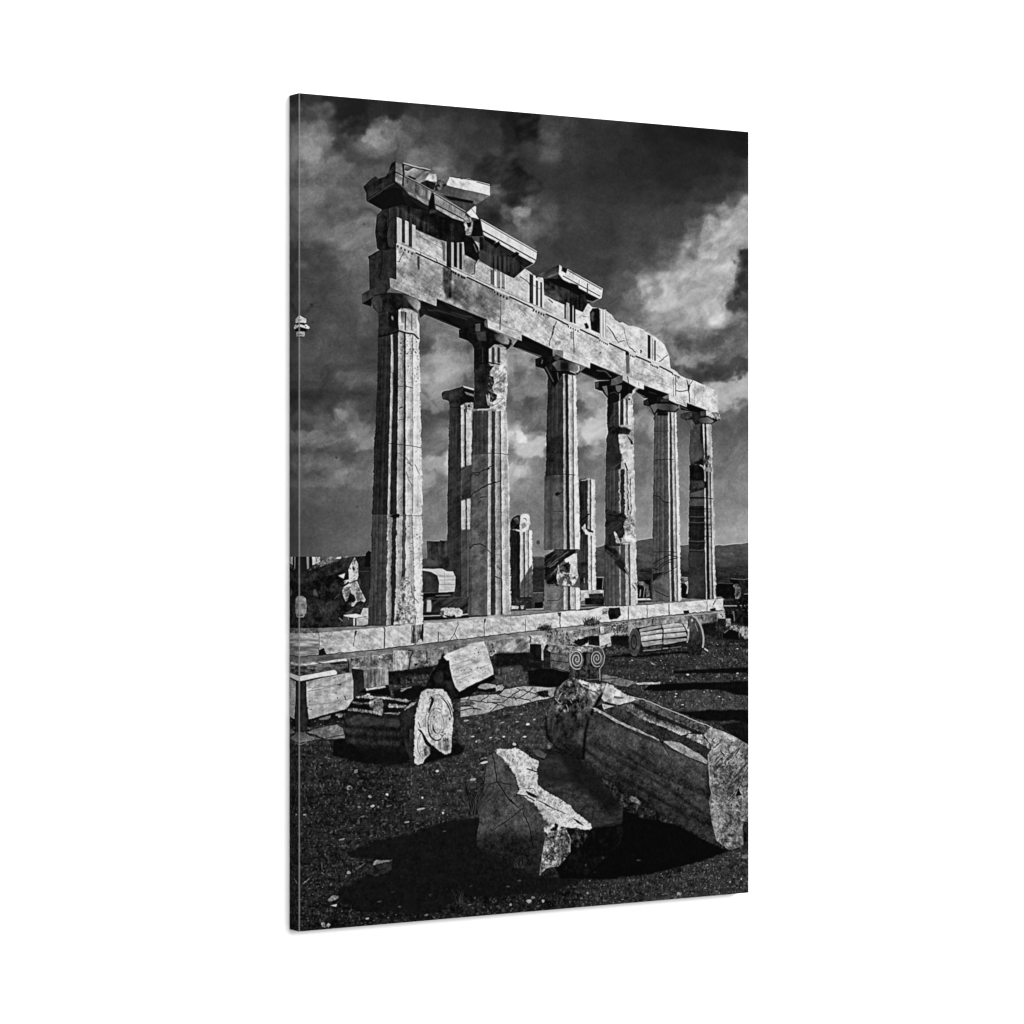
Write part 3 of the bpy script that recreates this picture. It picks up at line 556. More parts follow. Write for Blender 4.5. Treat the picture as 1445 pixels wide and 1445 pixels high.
def paint_capitals():
    # beams' undersides between the columns
    zp('E 850,750 1050,735 1445,895 1445,1155 1340,1120 900,940', .09, (('d2', .03),)); zp('F 0,395 610,640 560,760 300,770 0,655', .09, (('d2', .03),))
    zl('E 930,880 1080,890 1230,935 1445,1000', 1.8, .25, soft=2.5, op=.6); zl('F 150,545 330,600 420,605', 1.6, .28, soft=2.5, op=.6); zl('E 900,935 1150,1030 1345,1120', .9, .2); zl('E 1050,740 1445,900', 1, .04)
    zp('F 930,985 1050,830 1445,1015 1445,1160 1310,1130', .07, (('d2', .02),)); zl('F 990,1000 1150,1060 1300,1110', 1.2, .36); zl('F 1180,880 1320,950', 1.6, .25, soft=1)
    zp('K 620,225 755,110 1130,270 1010,330 840,330', .07, (('d2', .03),)); zl('K 640,235 850,325', 1.4, .3); zl('K 830,205 930,215 1020,290', 1.5, .3, jit=.5, soft=1); zl('K 760,115 1130,275', 1.2, .2)
    zp('D 330,1010 440,935 760,1050 640,1110 440,1100', .06, ()); zl('D 330,1025 450,1085', 1.3, .36); zl('D 500,1020 600,1050', .8, .2)
    zp('D 895,1180 985,1150 1230,1245 1160,1290 910,1250', .06, ()); zl('D 900,1210 1000,1250', 1, .3)
    # capital 1
    zp('E 95,675 195,622 330,530 450,470 458,600 400,665 245,705 215,840 100,802', ((510, 420, .24), (548, 400, .16)), DK, wob=.2)
    zp('E 100,795 215,835 225,760 260,700', .06, ()); zl('E 400,520 410,660', .8, .08)
    zp('E 255,690 400,655 640,670 790,730 880,790 910,860 905,930 835,985 820,890 640,860 560,890 310,930 240,850 215,765', .13, DK+(('r2', .03),))
    zp('E 215,770 240,710 330,690 360,780 350,900 300,915', .21, DK, soft=1)
    zp('E 620,690 720,700 800,740 842,790 842,850 815,895 760,860 700,790', ((560, 425, .12), (592, 432, .62)), (('f', .03),), soft=1.2)
    zl('E 590,860 700,865 815,935', 1.1, .5)
    zp('E 305,915 560,890 570,1160 440,1195 310,1215', .15, DK+(('r2', .05),)); zp('E 430,900 520,930 560,1000 550,1120 440,1090', .08, (), soft=2)
    zp('E 472,955 490,960 500,1012 478,1000', .6, (), soft=1.5)
    zp('E 565,885 640,862 720,880 812,930 805,990 828,1060 828,1245 770,1190 640,1160 570,1130 560,1050', .66, ST, wob=.3)
    zp('E 590,895 645,900 650,1060 600,1040', ((565, 445, .3), (572, 450, .55)), (), soft=1); zp('E 645,900 665,910 655,1140 640,1130', .2, (), soft=1)
    zp('E 720,920 740,930 740,1140 725,1140', .45, (), soft=1); zp('E 790,960 830,1060 825,1200 800,1180', .78, (), soft=1)
    zl('E 310,1220 420,1195 520,1170 570,1145 650,1170 760,1190 822,1250', 2.3, .05, jit=.3)
    zp('E 560,880 600,860 590,900 570,910', .75, ())
    # capital 2
    zp('F 245,770 290,760 480,700 610,640 620,750 720,800 920,900 935,960 860,1030 700,960 640,1010 440,1010 420,960 360,910 250,870', .08, DK)
    zp('F 460,800 590,790 600,920 490,900', .22, DK, soft=2); zp('F 460,700 520,690 520,790 460,790', .3, DK, soft=1); zp('F 570,660 612,640 615,750 580,730', .33, ST)
    zp('F 700,830 780,815 860,850 895,910 880,960 800,950 720,900', ((698, 478, .25), (718, 484, .6)), (('f', .03),), soft=1.2); zl('F 915,920 930,950 900,990', 1.5, .4, soft=1)
    zl('F 700,965 790,970 850,1005', 1.2, .6)
    zp('F 630,1020 710,965 850,1000 860,1060 860,1200 770,1205 690,1190 630,1180', .62, ST, wob=.3)
    for a, b in ((668, 702), (740, 772)): zp('F %d,990 %d,1000 %d,1200 %d,1190' % (a, b, b, a), .2, (), soft=1.2)
    zp('F 440,1000 630,1000 630,1190 440,1240', .09, DK); zl('F 550,1000 552,1190', 1.6, .18, soft=1)
    # capital 3
    zp('K 45,60 100,40 330,20 410,50 520,100 625,160 620,230 570,270 400,250 290,430 210,280 160,190 50,155', .06, DK, wob=.3)
    zp('K 265,120 340,70 430,80 560,110 615,150 600,220 560,250 480,215 330,210', ((780, 515, .38), (798, 518, .16), (816, 522, .55)), (('f', .04),), soft=1); zl('K 130,120 140,70', 1.4, .35, soft=1)
    zp('K 300,0 380,30 330,80 290,60', .25, (('r', .06),), soft=1); zl('K 180,160 230,250 280,350', 1.4, .3, soft=1)
    zp('K 370,100 470,110 470,200 370,200', .08, (), soft=3); zl('K 600,150 610,200 585,230', 1.6, .72); zl('K 490,215 560,240', 1.4, .6)
    zl('K 430,260 440,300', 2.4, .07); zl('K 330,230 345,330', 1.2, .34, soft=1); zl('K 565,250 570,310', 1.5, .5)
    # capital 4
    zp('K 805,355 860,340 1000,330 1160,270 1240,370 1330,410 1310,490 1240,500 1180,560 970,560 900,470 810,440', .06, DK, wob=.4)
    zp('K 805,360 855,350 855,425 815,430', .28, DK); zp('K 900,410 960,400 975,530 950,510', .38, (), soft=1); zp('K 1020,320 1160,270 1165,350 1080,390 1010,400', .3, DK)
    zp('K 1070,400 1150,395 1150,440 1110,490 1080,460', .36, (), soft=1); zp('K 1290,460 1335,420 1320,490 1280,520', .6, ST)
    zp('K 970,550 1110,480 1180,560 1110,600 1000,640 970,620', .08, ()); zl('K 1000,500 1060,480 1110,520', 1, .25); zl('K 1125,500 1125,700 1122,920', 1, .7)
    zp('K 975,580 1000,580 1050,650 1030,750 990,850 965,900', .08, (), soft=2, op=.8); zl('K 1010,850 1060,790 1110,730', 1.1, .08)
    zp('K 1240,500 1280,510 1290,640 1235,650', .7, ST2, wob=.4); blob(888, 563.5, 1.6, 1.6, .25)
    # capital 5
    zp('O 70,50 130,20 290,0 400,40 520,90 530,150 490,190 240,200 205,240 155,125 75,110', .07, DK, wob=.3); zp('O 75,60 130,40 140,110 80,105', .15, ())
    zp('O 160,110 240,85 250,150 210,210', .36, (), soft=1); zp('O 240,90 400,90 490,110 520,140 470,180 320,170 250,150', ((928, 575, .3), (945, 575, .2), (955, 576, .42)), (), soft=1); zl('O 520,110 525,150', 1.4, .55)
    zp('O 280,40 390,20 400,60 300,65', .2, DK, soft=1); zp('O 250,190 390,200 385,240 250,240', .06, (), soft=2)
    # capital 6
    zp('O 545,220 680,190 800,200 870,160 1000,230 1050,300 1010,310 970,330 930,350 780,345 670,380 610,300 550,270', .1, DK, wob=.3)
    zp('O 545,225 690,195 690,250 620,290 555,270', .22, DK); zp('O 870,165 930,180 1050,230 1045,295 980,280 870,235', .66, ST2, wob=.5); zp('O 990,230 1010,220 1000,310 985,300', .12, ())
    zp('O 760,280 900,260 970,310 930,340 800,330', ((984, 592, .15), (1006, 593, .5)), (), soft=1); zp('O 615,300 690,290 740,370 670,380', .3, DK, soft=1); zp('O 800,190 870,180 870,240 800,240', .24, DK)
def paint_entablature():
    # returns (shaded end of the entablature)
    zp('E 185,240 172,200 290,130 350,110 545,60 538,495 450,470 440,525 195,625', ((520, 380, .15), (560, 380, .2)), DK, wob=.2); zl('E 350,110 355,300 320,480', 1.3, .08, soft=1, jit=.3); zl('E 178,215 285,150 350,125', 1.4, .09)
    zl('E 520,80 535,480', 1.2, .08, soft=1)
    zp('A 285,850 350,780 400,770 550,690 545,1270 410,1290 340,1305 290,1270 265,1060', .12, DK+(('m', .03),), wob=.3); zp('A 435,760 545,690 545,1260 440,1250 410,1120', ((545, 320, .25), (560, 320, .14)), DK+(('v', .03),), soft=1); zl('A 430,760 440,900 410,1120 415,1280', 1.3, .05, jit=.3)
    # frieze and architrave, sunlit
    fr = 'p 560,290 600,300 650,330 690,350 740.8,379 749.6,385 757.4,392.8 765,395 790,405 829.7,428.7 835.8,433.6 844,434.7 850.2,436.4 856,439 863,444 867.5,451 874,455.2 878.5,454.7 887,460 893,460 906.5,464.4 914.3,470 917.6,472 925.9,476.5 937.5,486.5 944.2,502 946.4,519.7 952,522.5 930,517 887,496.5 780,447 690,407 560,345'
    zp(fr, ((560, 340, .6), (700, 380, .64), (800, 430, .72), (940, 500, .76)), ST+(('r2', .04),), wob=.25)
    ar = 'p 559.3,343 600,361 658,390 718,418 780,447 845,477 897,502 931,516 952,522.5 959.7,529.7 968.5,534 981.8,538 996,545 1010.6,551.8 1014,563 1013.4,584 994.5,577.9 969,568.5 943,555.7 908.7,543.5 876.6,529 832.7,511.6 793.2,494.5 780,493 736.3,472 686.4,450.3 660,439.7 616.3,421.4 559.5,395'
    zp(ar, ((560, 380, .6), (640, 410, .5), (700, 430, .55), (730, 445, .68), (850, 490, .7), (1010, 570, .74)), ST+(('r2', .06), ('m', .03)), wob=.15)
    # architrave weathering
    zp('E 660,370 1000,330 1090,470 1060,640 860,560 700,470', .47, (('d', .04), ('r2', .1), ('m', .05)), soft=8, op=.75); zp('E 800,190 830,190 835,360 805,360', .2, (('r', .06),), soft=2, op=.9)
    zp('E 1130,330 1245,370 1245,730 1180,740 1130,600', .2, (('r2', .12), ('v', .06)), soft=3, op=.92); zp('E 1245,480 1445,560 1445,880 1245,730', .47, (('d', .05), ('r2', .12), ('m', .06)), soft=6, op=.8)
    zp('F 180,130 700,350 780,480 770,620 600,610 300,480 170,400', .47, (('d', .06), ('r2', .1), ('m', .06)), soft=8, op=.85); zp('F 450,350 640,430 720,540 680,600 520,480', .33, (('d', .05), ('r2', .08)), soft=12, op=.6)
    zp('F 180,130 340,180 330,240 190,200', .35, (('r2', .14),), soft=4, op=.8); zp('F 540,230 700,300 640,380 560,330', .36, (('d', .1),), soft=6, op=.7)
    zp('E 540,90 620,120 640,180 560,260 540,200', .62, (('r', .13),), soft=2); zl('E 570,265 600,200 635,140', .9, .2, jit=.4); zl('E 545,260 580,268', .9, .25)
    zl('F 785,395 782,560 776,740', .9, .3, op=.7); zl('F 775,600 776,760', 1.3, .25, soft=1); zp('F 640,660 790,690 1050,800 1050,830 620,680', .55, (), soft=2, op=.5)
    for s in ('F 900,400 1100,570', 'F 1000,450 1120,600', 'F 1240,560 1445,740', 'F 1300,620 1445,810', 'C 200,840 400,1000', 'C 60,800 250,920', 'C 300,1000 420,1120', 'D 270,740 400,800 600,830', 'D 270,820 480,900', 'D 430,700 700,830', 'D 600,900 800,980'):
        zl(s, .9, .45, op=.55, soft=1, jit=.5)
    zl('C 320,840 275,960 265,1020 240,1070 230,1160', 1.0, .2, jit=.5); zl('C 285,900 262,1030', 1.4, .15, jit=.3); zl('C 535,960 538,1100 540,1260', 1., .2, jit=.2); zp('C 490,970 530,980 530,1080 500,1060', .45, (('r', .15),), soft=2, op=.8)
    zp('C 300,1090 380,1100 380,1140 300,1140', .5, (('r', .16),), soft=2, op=.8); blob(847, 498, 1.6, 1, .3, rot=-40)
    zp('D 205,510 255,520 258,780 215,790', .3, (('v', .08),), soft=1.5, op=.85); zp('D 205,505 250,515 245,560 205,550', .06, (), soft=1)
    zl('D 815,830 815,1080', .8, .45); zl('D 843,830 845,1070', 1, .22, jit=.2); zl('D 850,1005 920,1015 990,1000 1010,995', 1.2, .15, jit=.5); zl('D 985,870 1000,940 1010,1020 1025,1160', 1.3, .15, jit=.4); zl('D 1005,945 1060,880', .9, .25, jit=.4); zp('D 995,920 1030,940 1010,1040 1000,1000', .12, (), wob=.3)
    zl('D 1090,900 1085,1190', .7, .45, op=.7); zl('D 1190,1000 1190,1180', .6, .55, op=.7); zp('D 1290,1280 1390,1280 1400,1340 1340,1340', .5, (('r', .2),), soft=1)
    zp('D 1380,1040 1392,1110 1388,1290 1370,1290', .66, ())
    # abaci, sunlit fronts
    zp('E 450,470 535,495 1050,735 1046,832 800,738 640,662 458,592', ((550, 400, .58), (616, 430, .62)), ST, wob=.15)
    zl('E 540,500 1050,738', .6, .5, op=.6); zp('F 612,635 1050,808 1050,915 880,845 620,740', ((690, 458, .7), (736, 476, .62)), ST, wob=.15); zl('F 620,640 1050,812', .7, .5, op=.8); zp('F 760,650 785,660 785,770 765,770', .4, (), soft=1, op=.7); zl('F 640,720 1040,890', .6, .5, op=.5)
    zp('C 405,1215 750,1350 745,1445 640,1400 405,1312', .74, ST); zl('C 410,1220 540,1260 750,1350', .6, .58)
    zp('D 170,800 225,825 240,910 168,868', .7, ST); zl('D 230,825 245,900', 1.2, .15); zp('D 240,830 440,908 440,992 345,965 250,915', .74, ST); zl('D 372,900 375,945', .8, .35)
    zp('D 755,1048 985,1150 985,1215 870,1175 760,1125', .74, ST, wob=.3); zl('D 880,1150 980,1195', .7, .45); zl('D 940,1130 975,1200', .6, .4)
    # taenia, regulae, guttae
    zl('p 560,343.6 600,361.5 658,389.5 718,417.2 780,445.5 845,475.4 897,500.6 931,514.6 956,526.5', 2.6, .7)
    zl('p 561,341 600,358.6 658,387 718,414.4 780,442.6', .7, .35, op=.7)
    for s in ('E 780,150 940,225 1110,300', 'E 1110,300 1230,365', 'F 350,100 520,180 700,268', 'F 890,348 1040,420 1195,495', 'C 180,748 330,820 470,893', 'C 620,948 740,1005 862,1065', 'C 990,1123 1110,1180 1232,1238', 'D 330,563 430,605 530,650', 'D 635,695 720,735 805,782'):
        zl(s, 2.1, .06, jit=.15)
    zp('E 540,60 560,50 560,80 545,80', .1, ()); zl('E 850,140 840,190', .8, .15); zl('E 1035,220 1060,270', .8, .15)
    for f, q in (('E', '555,70 595,92 645,115 690,138 735,160 1240,388 1285,412 1335,438 1385,465'), ('F', '180,40 210,55 240,72 280,92 320,112 705,290 742,312 782,335 820,352 860,372 1203,515 1232,540 1264,555 1297,570 1328,582'), ('C', '22,710 58,722 92,738 122,752 155,765 470,912 500,928 530,942 560,955 590,968 872,1088 898,1102 922,1115 945,1127 966,1138'), ('D', '270,555 292,566 312,576 530,675 550,685 570,695 592,704 610,714 808,795 832,808 850,816 870,826 886,834')):
        for x, y in z(f+' '+q): blob(x, y, 1.25 if f in 'EF' else .95, 1.9 if f in 'EF' else 1.45, .06, n=7, wob=.1)
    # triglyphs in the sun
    def tri(f, cols):
        for x0, x1, yt, yb, v in cols: zp('%s %g,%g %g,%g %g,%g %g,%g' % (f, x0, yt, x1, yt+(x1-x0)*.45, x1, yb+(x1-x0)*.4, x0, yb), v, (('v', .04), ('r', .03)), soft=.8)
    tri('F', [(652, 700, 0, 190, .33), (702, 728, 0, 205, .84), (732, 775, 0, 230, .48), (778, 790, 20, 230, .82), (795, 832, 40, 238, .5), (835, 850, 60, 250, .76)])
    tri('F', [(1148, 1195, 55, 425, .16), (1198, 1226, 70, 440, .8), (1230, 1258, 140, 455, .28), (1260, 1282, 150, 470, .78), (1285, 1310, 160, 480, .26), (1312, 1335, 180, 490, .76)]); zl('F 740,228 770,240', 1.3, .15); zl('F 795,232 835,245', 1.3, .15)
    zl('F 1025,95 1080,125 1130,165 1160,210', 1, .12, jit=.4); blob(734.5, 391, 1, .8, .15); zl('F 1195,200 1310,270', .8, .4); zl('F 1385,380 1445,420', .9, .2)
    # metope panel of bay one
    zl('A 780,1060 1000,1160 1110,1210', 1, .42, soft=1); zl('A 790,1100 1110,1260', .8, .45); zp('A 1100,1170 1160,1190 1160,1445 1130,1420 1120,1250', .4, (('v', .05),), soft=2)
    zp('A 780,1030 1110,1160 1110,1240 780,1110', .52, ST, soft=1, op=.7)
    # shadows thrown by the cornice
    zp('A 540,700 600,700 1420,800 1445,1100 1420,1250 1400,1195 1180,1190 1110,1165 1060,1150 900,1080 780,1025 740,958 680,935 650,915 600,895 540,868', .1, (('r2', .05), ('v', .03)), wob=.3)
    zp('A 600,740 660,780 760,850 880,920 1000,980 1080,1060 900,1075 790,1010 740,950 600,880', .2, (('v', .05), ('r2', .08)), soft=3, op=.8); zp('A 545,740 570,750 570,870 545,860', .25, (), soft=1)
    tri('A', [(545, 602, 868, 1190, .66), (606, 645, 760, 1190, .2), (648, 690, 910, 1210, .66), (694, 735, 840, 1240, .19), (738, 780, 960, 1250, .68)])
    tri('A', [(1175, 1235, 1150, 1500, .12), (1238, 1262, 1190, 1480, .58), (1266, 1310, 1180, 1500, .11), (1312, 1332, 1195, 1510, .52), (1336, 1372, 1190, 1530, .12), (1374, 1402, 1180, 1530, .6)])
    zp('A 1400,1195 1445,1200 1445,1360 1410,1350', .09, ())
    zp('B 0,600 140,660 165,835 240,860 320,990 330,1130 290,1165 200,1110 140,1080 130,920 0,930', .08, (('r2', .03),), wob=.4)
    zp('B 130,1080 290,1160 260,1330 180,1320 130,1240', .5, (('r2', .12),), soft=1.5, op=.9); zl('B 330,1030 300,1160 275,1190 265,1320 230,1330', 1.3, .1, jit=.4); zl('B 255,940 300,1050', 1.4, .35, soft=1)
    zp('B 330,850 420,870 760,1050 1000,1180 910,1255 770,1378 660,1330 540,1260 470,1240 330,1155', .17, (('v', .05), ('r2', .05)), wob=.2)
    zp('B 330,1010 450,1060 470,1235 330,1155', .27, (('m', .04),), soft=2, op=.9)
    for x in (520, 580, 640, 690): zp('B %d,1100 %d,1110 %d,1300 %d,1290' % (x, x+26, x+26, x), .28, (), soft=2, op=.7)
    for x in (500, 555, 610): zp('B %d,1090 %d,1100 %d,1290 %d,1270' % (x, x+18, x+18, x), .08, (), soft=2, op=.8)
    # cornice 1, corner
    zp('A 515,162 480,185 462,215 445,270 430,310 400,350 340,378 300,380 285,360 262,350 115,480 130,520 150,560 155,665 360,780 440,760 560,690 760,760 940,790 1010,830 1400,935 1420,900 1030,760 930,720 700,590 620,490 525,420 530,170', .1, (('d2', .03), ('m', .02)), wob=.35)
    zp('A 118,485 262,350 300,380 400,350 445,280 520,200 520,410 165,640 150,560 128,520', .16, DK+(('u', .05),), wob=.2, op=.85); zl('A 165,660 300,570 430,480 510,440', 1.6, .22, soft=1); zl('A 130,520 290,410 440,340', 1.2, .09, soft=1)
    zp('A 160,670 500,480 600,520 640,700 430,760 360,780', .075, ())
    zp('A 528,172 612,195 620,332 526,296', .43, ST, wob=.2); zp('A 526,305 615,348 606,455 522,412', .52, ST, wob=.2)
    zp('A 635,195 780,245 960,290 1050,305 1055,430 930,420 830,445 780,390 650,340', .5, (('u', .12), ('r2', .08)), wob=.3); zp('A 650,220 760,240 680,285 640,270', .3, (('r', .08),), soft=1); zp('A 700,340 790,380 770,400 690,360', .1, (), soft=1)
    zp('A 960,310 1045,320 1050,420 930,410 900,390', .66, ST2, wob=.3); zp('A 830,440 930,400 1040,440 1010,520 960,520', .14, DK, wob=.3)
    zl('A 625,180 780,225 970,268', 1.1, .72, jit=.2); zl('A 635,200 790,248 960,283', 1.2, .1, jit=.2); zp('A 608,190 640,195 632,360 630,480 608,470 620,320', .05, ())
    zp('A 632,362 1000,555 985,662 720,540 632,485', .42, (('v', .08), ('r2', .08)), wob=.2); zl('A 525,295 640,352 800,430 1005,548', 1.2, .06); zl('A 640,345 800,420 1005,540', .9, .6)
    zp('A 850,500 960,560 960,640 860,590', .55, (('v', .12),), soft=2, op=.7)
    zp('A 680,545 760,580 765,600 690,575', .5, ST); zp('A 785,590 940,675 935,722 800,635', .55, ST); zp('A 985,560 1015,565 1030,770 1000,760 940,790 950,680', .045, ())
    zp('A 1022,582 1420,815 1400,895 1030,700', ((615, 275, .46), (655, 305, .58)), (('v', .05), ('r2', .09)), wob=.2); zl('A 1010,560 1200,670 1420,800', 1.2, .6); zl('A 1030,580 1200,685 1420,820', 1.1, .07)
    zp('A 1040,722 1395,905 1390,928 1250,882 1040,765', .58, ST); zl('A 1035,712 1395,900', 1.2, .07); zp('A 960,790 1030,780 1060,800 960,830', .22, (), soft=1)
    # loose slab on top
    zp('A 1060,395 1130,375 1170,420 1215,355 1180,470 1130,500 1060,540 1010,545 1040,450', .32, (('r', .2),), wob=.8)
    zp('A 1170,465 1445,525 1445,700 1200,600 1060,545 1130,505', .29, DK); zp('B 0,210 340,290 465,325 285,445 240,405 0,355', ((640, 270, .27), (690, 275, .45)), DK+(('d2', .03),)); zp('A 1130,590 1300,620 1445,660 1445,700 1210,650', .1, (), soft=1)
    zp('B 0,345 260,395 235,430 0,375', .09, (), soft=1); zp('B 0,385 240,428 275,445 180,530 0,430', .24, DK); zp('A 1290,690 1445,720 1445,790 1300,700', .28, DK)
    zp('A 1180,440 1215,358 1300,365 1445,395 1445,530 1300,490 1175,462', .76, ST, wob=.3); zp('B 0,95 110,118 300,140 465,182 465,326 340,292 0,220', .78, ST, wob=.2); zl('B 290,150 465,198', 1.1, .2); zl('A 1225,355 1340,372 1445,385', .9, .3, jit=.6); zl('B 0,90 60,95 110,120', 1., .15, jit=.3); zl('B 120,115 200,108 250,130', 1.1, .55, jit=.4)
    zp('B 165,540 275,455 290,470 285,560 325,630 225,600', .77, ST, wob=.2); zl('B 225,490 285,560', .7, .3)
    zp('B 140,575 225,605 255,680 240,760 215,832 165,835 130,660', .5, (('r', .22), ('r2', .12)), wob=.8); zp('B 170,670 230,660 220,740 185,730', .12, (), wob=.5)
    zp('B 250,650 330,625 340,690 370,770 370,840 220,855 245,750', .07, (('r', .02),), wob=.4); zl('B 345,660 365,720 370,790', 1, .1); zl('B 230,850 300,850', 1, .3, soft=1)
    # cornice 2
    zp('B 345,628 1065,1040 1052,1148 372,768', .76, (('v', .03), ('r', .025)), wob=.15); zl('B 350,628 700,830 1062,1038', .9, .8); zl('B 352,642 700,846 1062,1052', .9, .1)
    zp('B 375,785 1048,1158 1025,1192 700,1010 385,828', .7, ST, wob=.2); zl('B 372,772 700,955 1048,1150', 1.4, .06)
    zp('B 500,960 580,905 600,950 540,1000', .05, ()); zp('B 720,1090 800,1040 835,1055 830,1085 760,1120', .05, ())
    zp('B 385,832 540,905 500,960 400,890', .07, ()); zp('B 540,990 600,950 810,1070 740,1110', .09, ())
    for k in range(9): zl('B %g,%g %g,%g' % (548+k*21, 1002+k*11, 590+k*21, 970+k*11), .8, .3, op=.7)
    zp('B 830,1085 1010,1185 920,1250 780,1130', .1, (('v', .03),)); zl('B 915,1252 1030,1188', 1.1, .5)
    for k in range(7): zl('B %g,%g %g,%g' % (850+k*20, 1160+k*9, 890+k*18, 1120+k*9), .7, .2, op=.7)
    # cornice 3
    zp('C 150,300 350,240 520,350 700,480 860,555 720,620 655,730 560,690 400,625 165,510', .13, (('r2', .07), ('v', .04)), wob=.3)
    zp('C 180,300 400,300 520,370 690,480 600,520 440,430 300,380', .065, ()); zp('C 160,340 260,430 400,560 400,620 165,505', .22, (('h', .06), ('r2', .1)), soft=3, op=.7)
    zp('C 75,245 355,122 352,205 180,292 140,300', ((760, 388, .32), (789, 376, .18)), DK+(('u', .04),)); zp('C 150,300 330,215 350,235 345,250 200,300', .35, DK, soft=1); zp('C 75,280 150,290 150,340 80,320', .66, ST2, wob=.7)
    zp('C 355,122 388,150 382,200 440,232 460,175 910,428 895,545 870,562 700,470 400,310 345,240', .76, ST, wob=.2); zp('C 390,155 450,175 440,235 410,215', .1, (), wob=.4)
    zl('C 465,195 700,330 898,440', 1.1, .1); zl('C 400,265 600,375 875,525', 1.2, .1); zl('C 715,360 710,480', 1.4, .15); zl('C 610,310 600,400', .8, .5); zp('C 490,350 590,380 605,420 520,390', .08, ())
    zp('C 680,500 860,556 770,582 700,560', .08, ()); zl('C 705,580 780,600 865,560', 1.6, .45, soft=1)
    tri('C', [(418, 440, 560, 810, .1), (444, 482, 600, 830, .55), (487, 522, 540, 850, .12), (524, 536, 640, 850, .6), (538, 562, 640, 865, .14)]); zp('C 560,690 655,730 720,615 775,665 735,730 740,940 690,870 560,860', .74, ST2, wob=.3); zp('C 670,870 705,860 735,935 690,940', .1, (), wob=.5)
    zl('C 215,560 270,610', 1.2, .15, jit=.4); zl('C 640,770 700,790', 1, .45, jit=.5)
    zp('C 775,680 850,675 872,700 872,1000 760,950 740,730', .1, (('v', .04), ('r', .05)), wob=.3); zp('C 745,740 800,720 790,850 745,840', .3, (('r', .08),), soft=1.5, op=.8)
    for x, v in ((872, .62), (888, .82), (905, .58), (922, .82), (938, .66)): zp('C %d,690 %d,695 %d,1050 %d,1040' % (x, x+14, x+14, x), v, (('v', .03),), soft=.8)
    zl('C 965,905 1010,960 1060,1040 1108,1118', 1.6, .12, jit=.3, taper=True); zl('C 1110,1108 1190,1088', .9, .25, jit=.3); zl('C 1180,940 1200,1030 1220,1105 1250,1170', .8, .4, jit=.4); zl('C 1245,1170 1330,1240', 1.2, .12, jit=.3); blob(904.5, 495.5, 1.6, 2.6, .25, wob=.3); pits(z('C 1060,980 1200,980 1200,1080 1060,1080'), 8, (.4, .8), .35, 12)
    tri('D', [(487, 523, 290, 590, .16), (545, 556, 340, 610, .5), (570, 590, 360, 620, .2)]); zp('D 525,290 540,300 540,600 525,595', .66, ()); zl('D 630,640 740,550', 1, .3, jit=.4); zl('D 600,540 650,590', .7, .45)
FR.update({'R': (405, 770), 'S': (405, 900), 'T': (555, 780), 'U': (555, 890), 'V': (700, 850), 'W': (850, 830), 'X': (920, 850), 'a': (760, 940)})
FK = {'b': (470, 950, 7.225), 'c': (650, 940, 7.225), 'd': (870, 970, 7.225), 'e': (660, 1040, 6.02), 'f': (820, 1080, 6.02), 'g': (405, 1020, 4.817)}
_z0 = z
def z(s, k=9.03):
    if s[0] in FK:
        ox, oy, k = FK[s[0]]; FR[s[0]] = (ox, oy)
    return _z0(s, k)
RK = (('r2', .11), ('r', .09), ('q', .13))     # broken stone
SO = (('r', .025), ('hh', .03), ('q', .04), ('sp', .11), ('g', .015))   # soil
def pebbles(pts, n, r=(.3, 1.1), v=(.3, .75), seed=0, flat=.6, op=.9):
    p = np.asarray(z(pts), float); rng = np.random.RandomState(seed+900)
    x0, y0 = p.min(0); x1, y1 = p.max(0); k = 0
    while k < n:
        x, y = rng.uniform(x0, x1), rng.uniform(y0, y1); k += 1
        ins = False; j = len(p)-1
        for i in range(len(p)):
            if (p[i, 1] > y) != (p[j, 1] > y) and x < (p[j, 0]-p[i, 0])*(y-p[i, 1])/(p[j, 1]-p[i, 1])+p[i, 0]: ins = not ins
            j = i
        if not ins: continue
        rr = r[0]+(r[1]-r[0])*rng.uniform(0, 1)**2.5
        blob(x, y, rr*1.15, rr*flat*rng.uniform(.7, 1.3), rng.uniform(*v), n=6, rot=rng.uniform(-25, 15), op=op*rng.uniform(.6, 1), wob=.2)
        if rr > .8: line([(x-rr, y+rr*flat+.2), (x+rr, y+rr*flat+.2)], .5, .06, op=.6)
def tuft(x, y, n, h, w, v=.1, seed=0, lw=.6, op=.85):
    rng = np.random.RandomState(seed+70)
    for _ in range(n):
        a = rng.normal(0, .35); L = h*rng.uniform(.5, 1); x0 = x+rng.uniform(-w, w)
        line([(x0, y), (x0+a*L*.4, y-L*.6), (x0+a*L, y-L)], lw, v, op=op*rng.uniform(.6, 1))
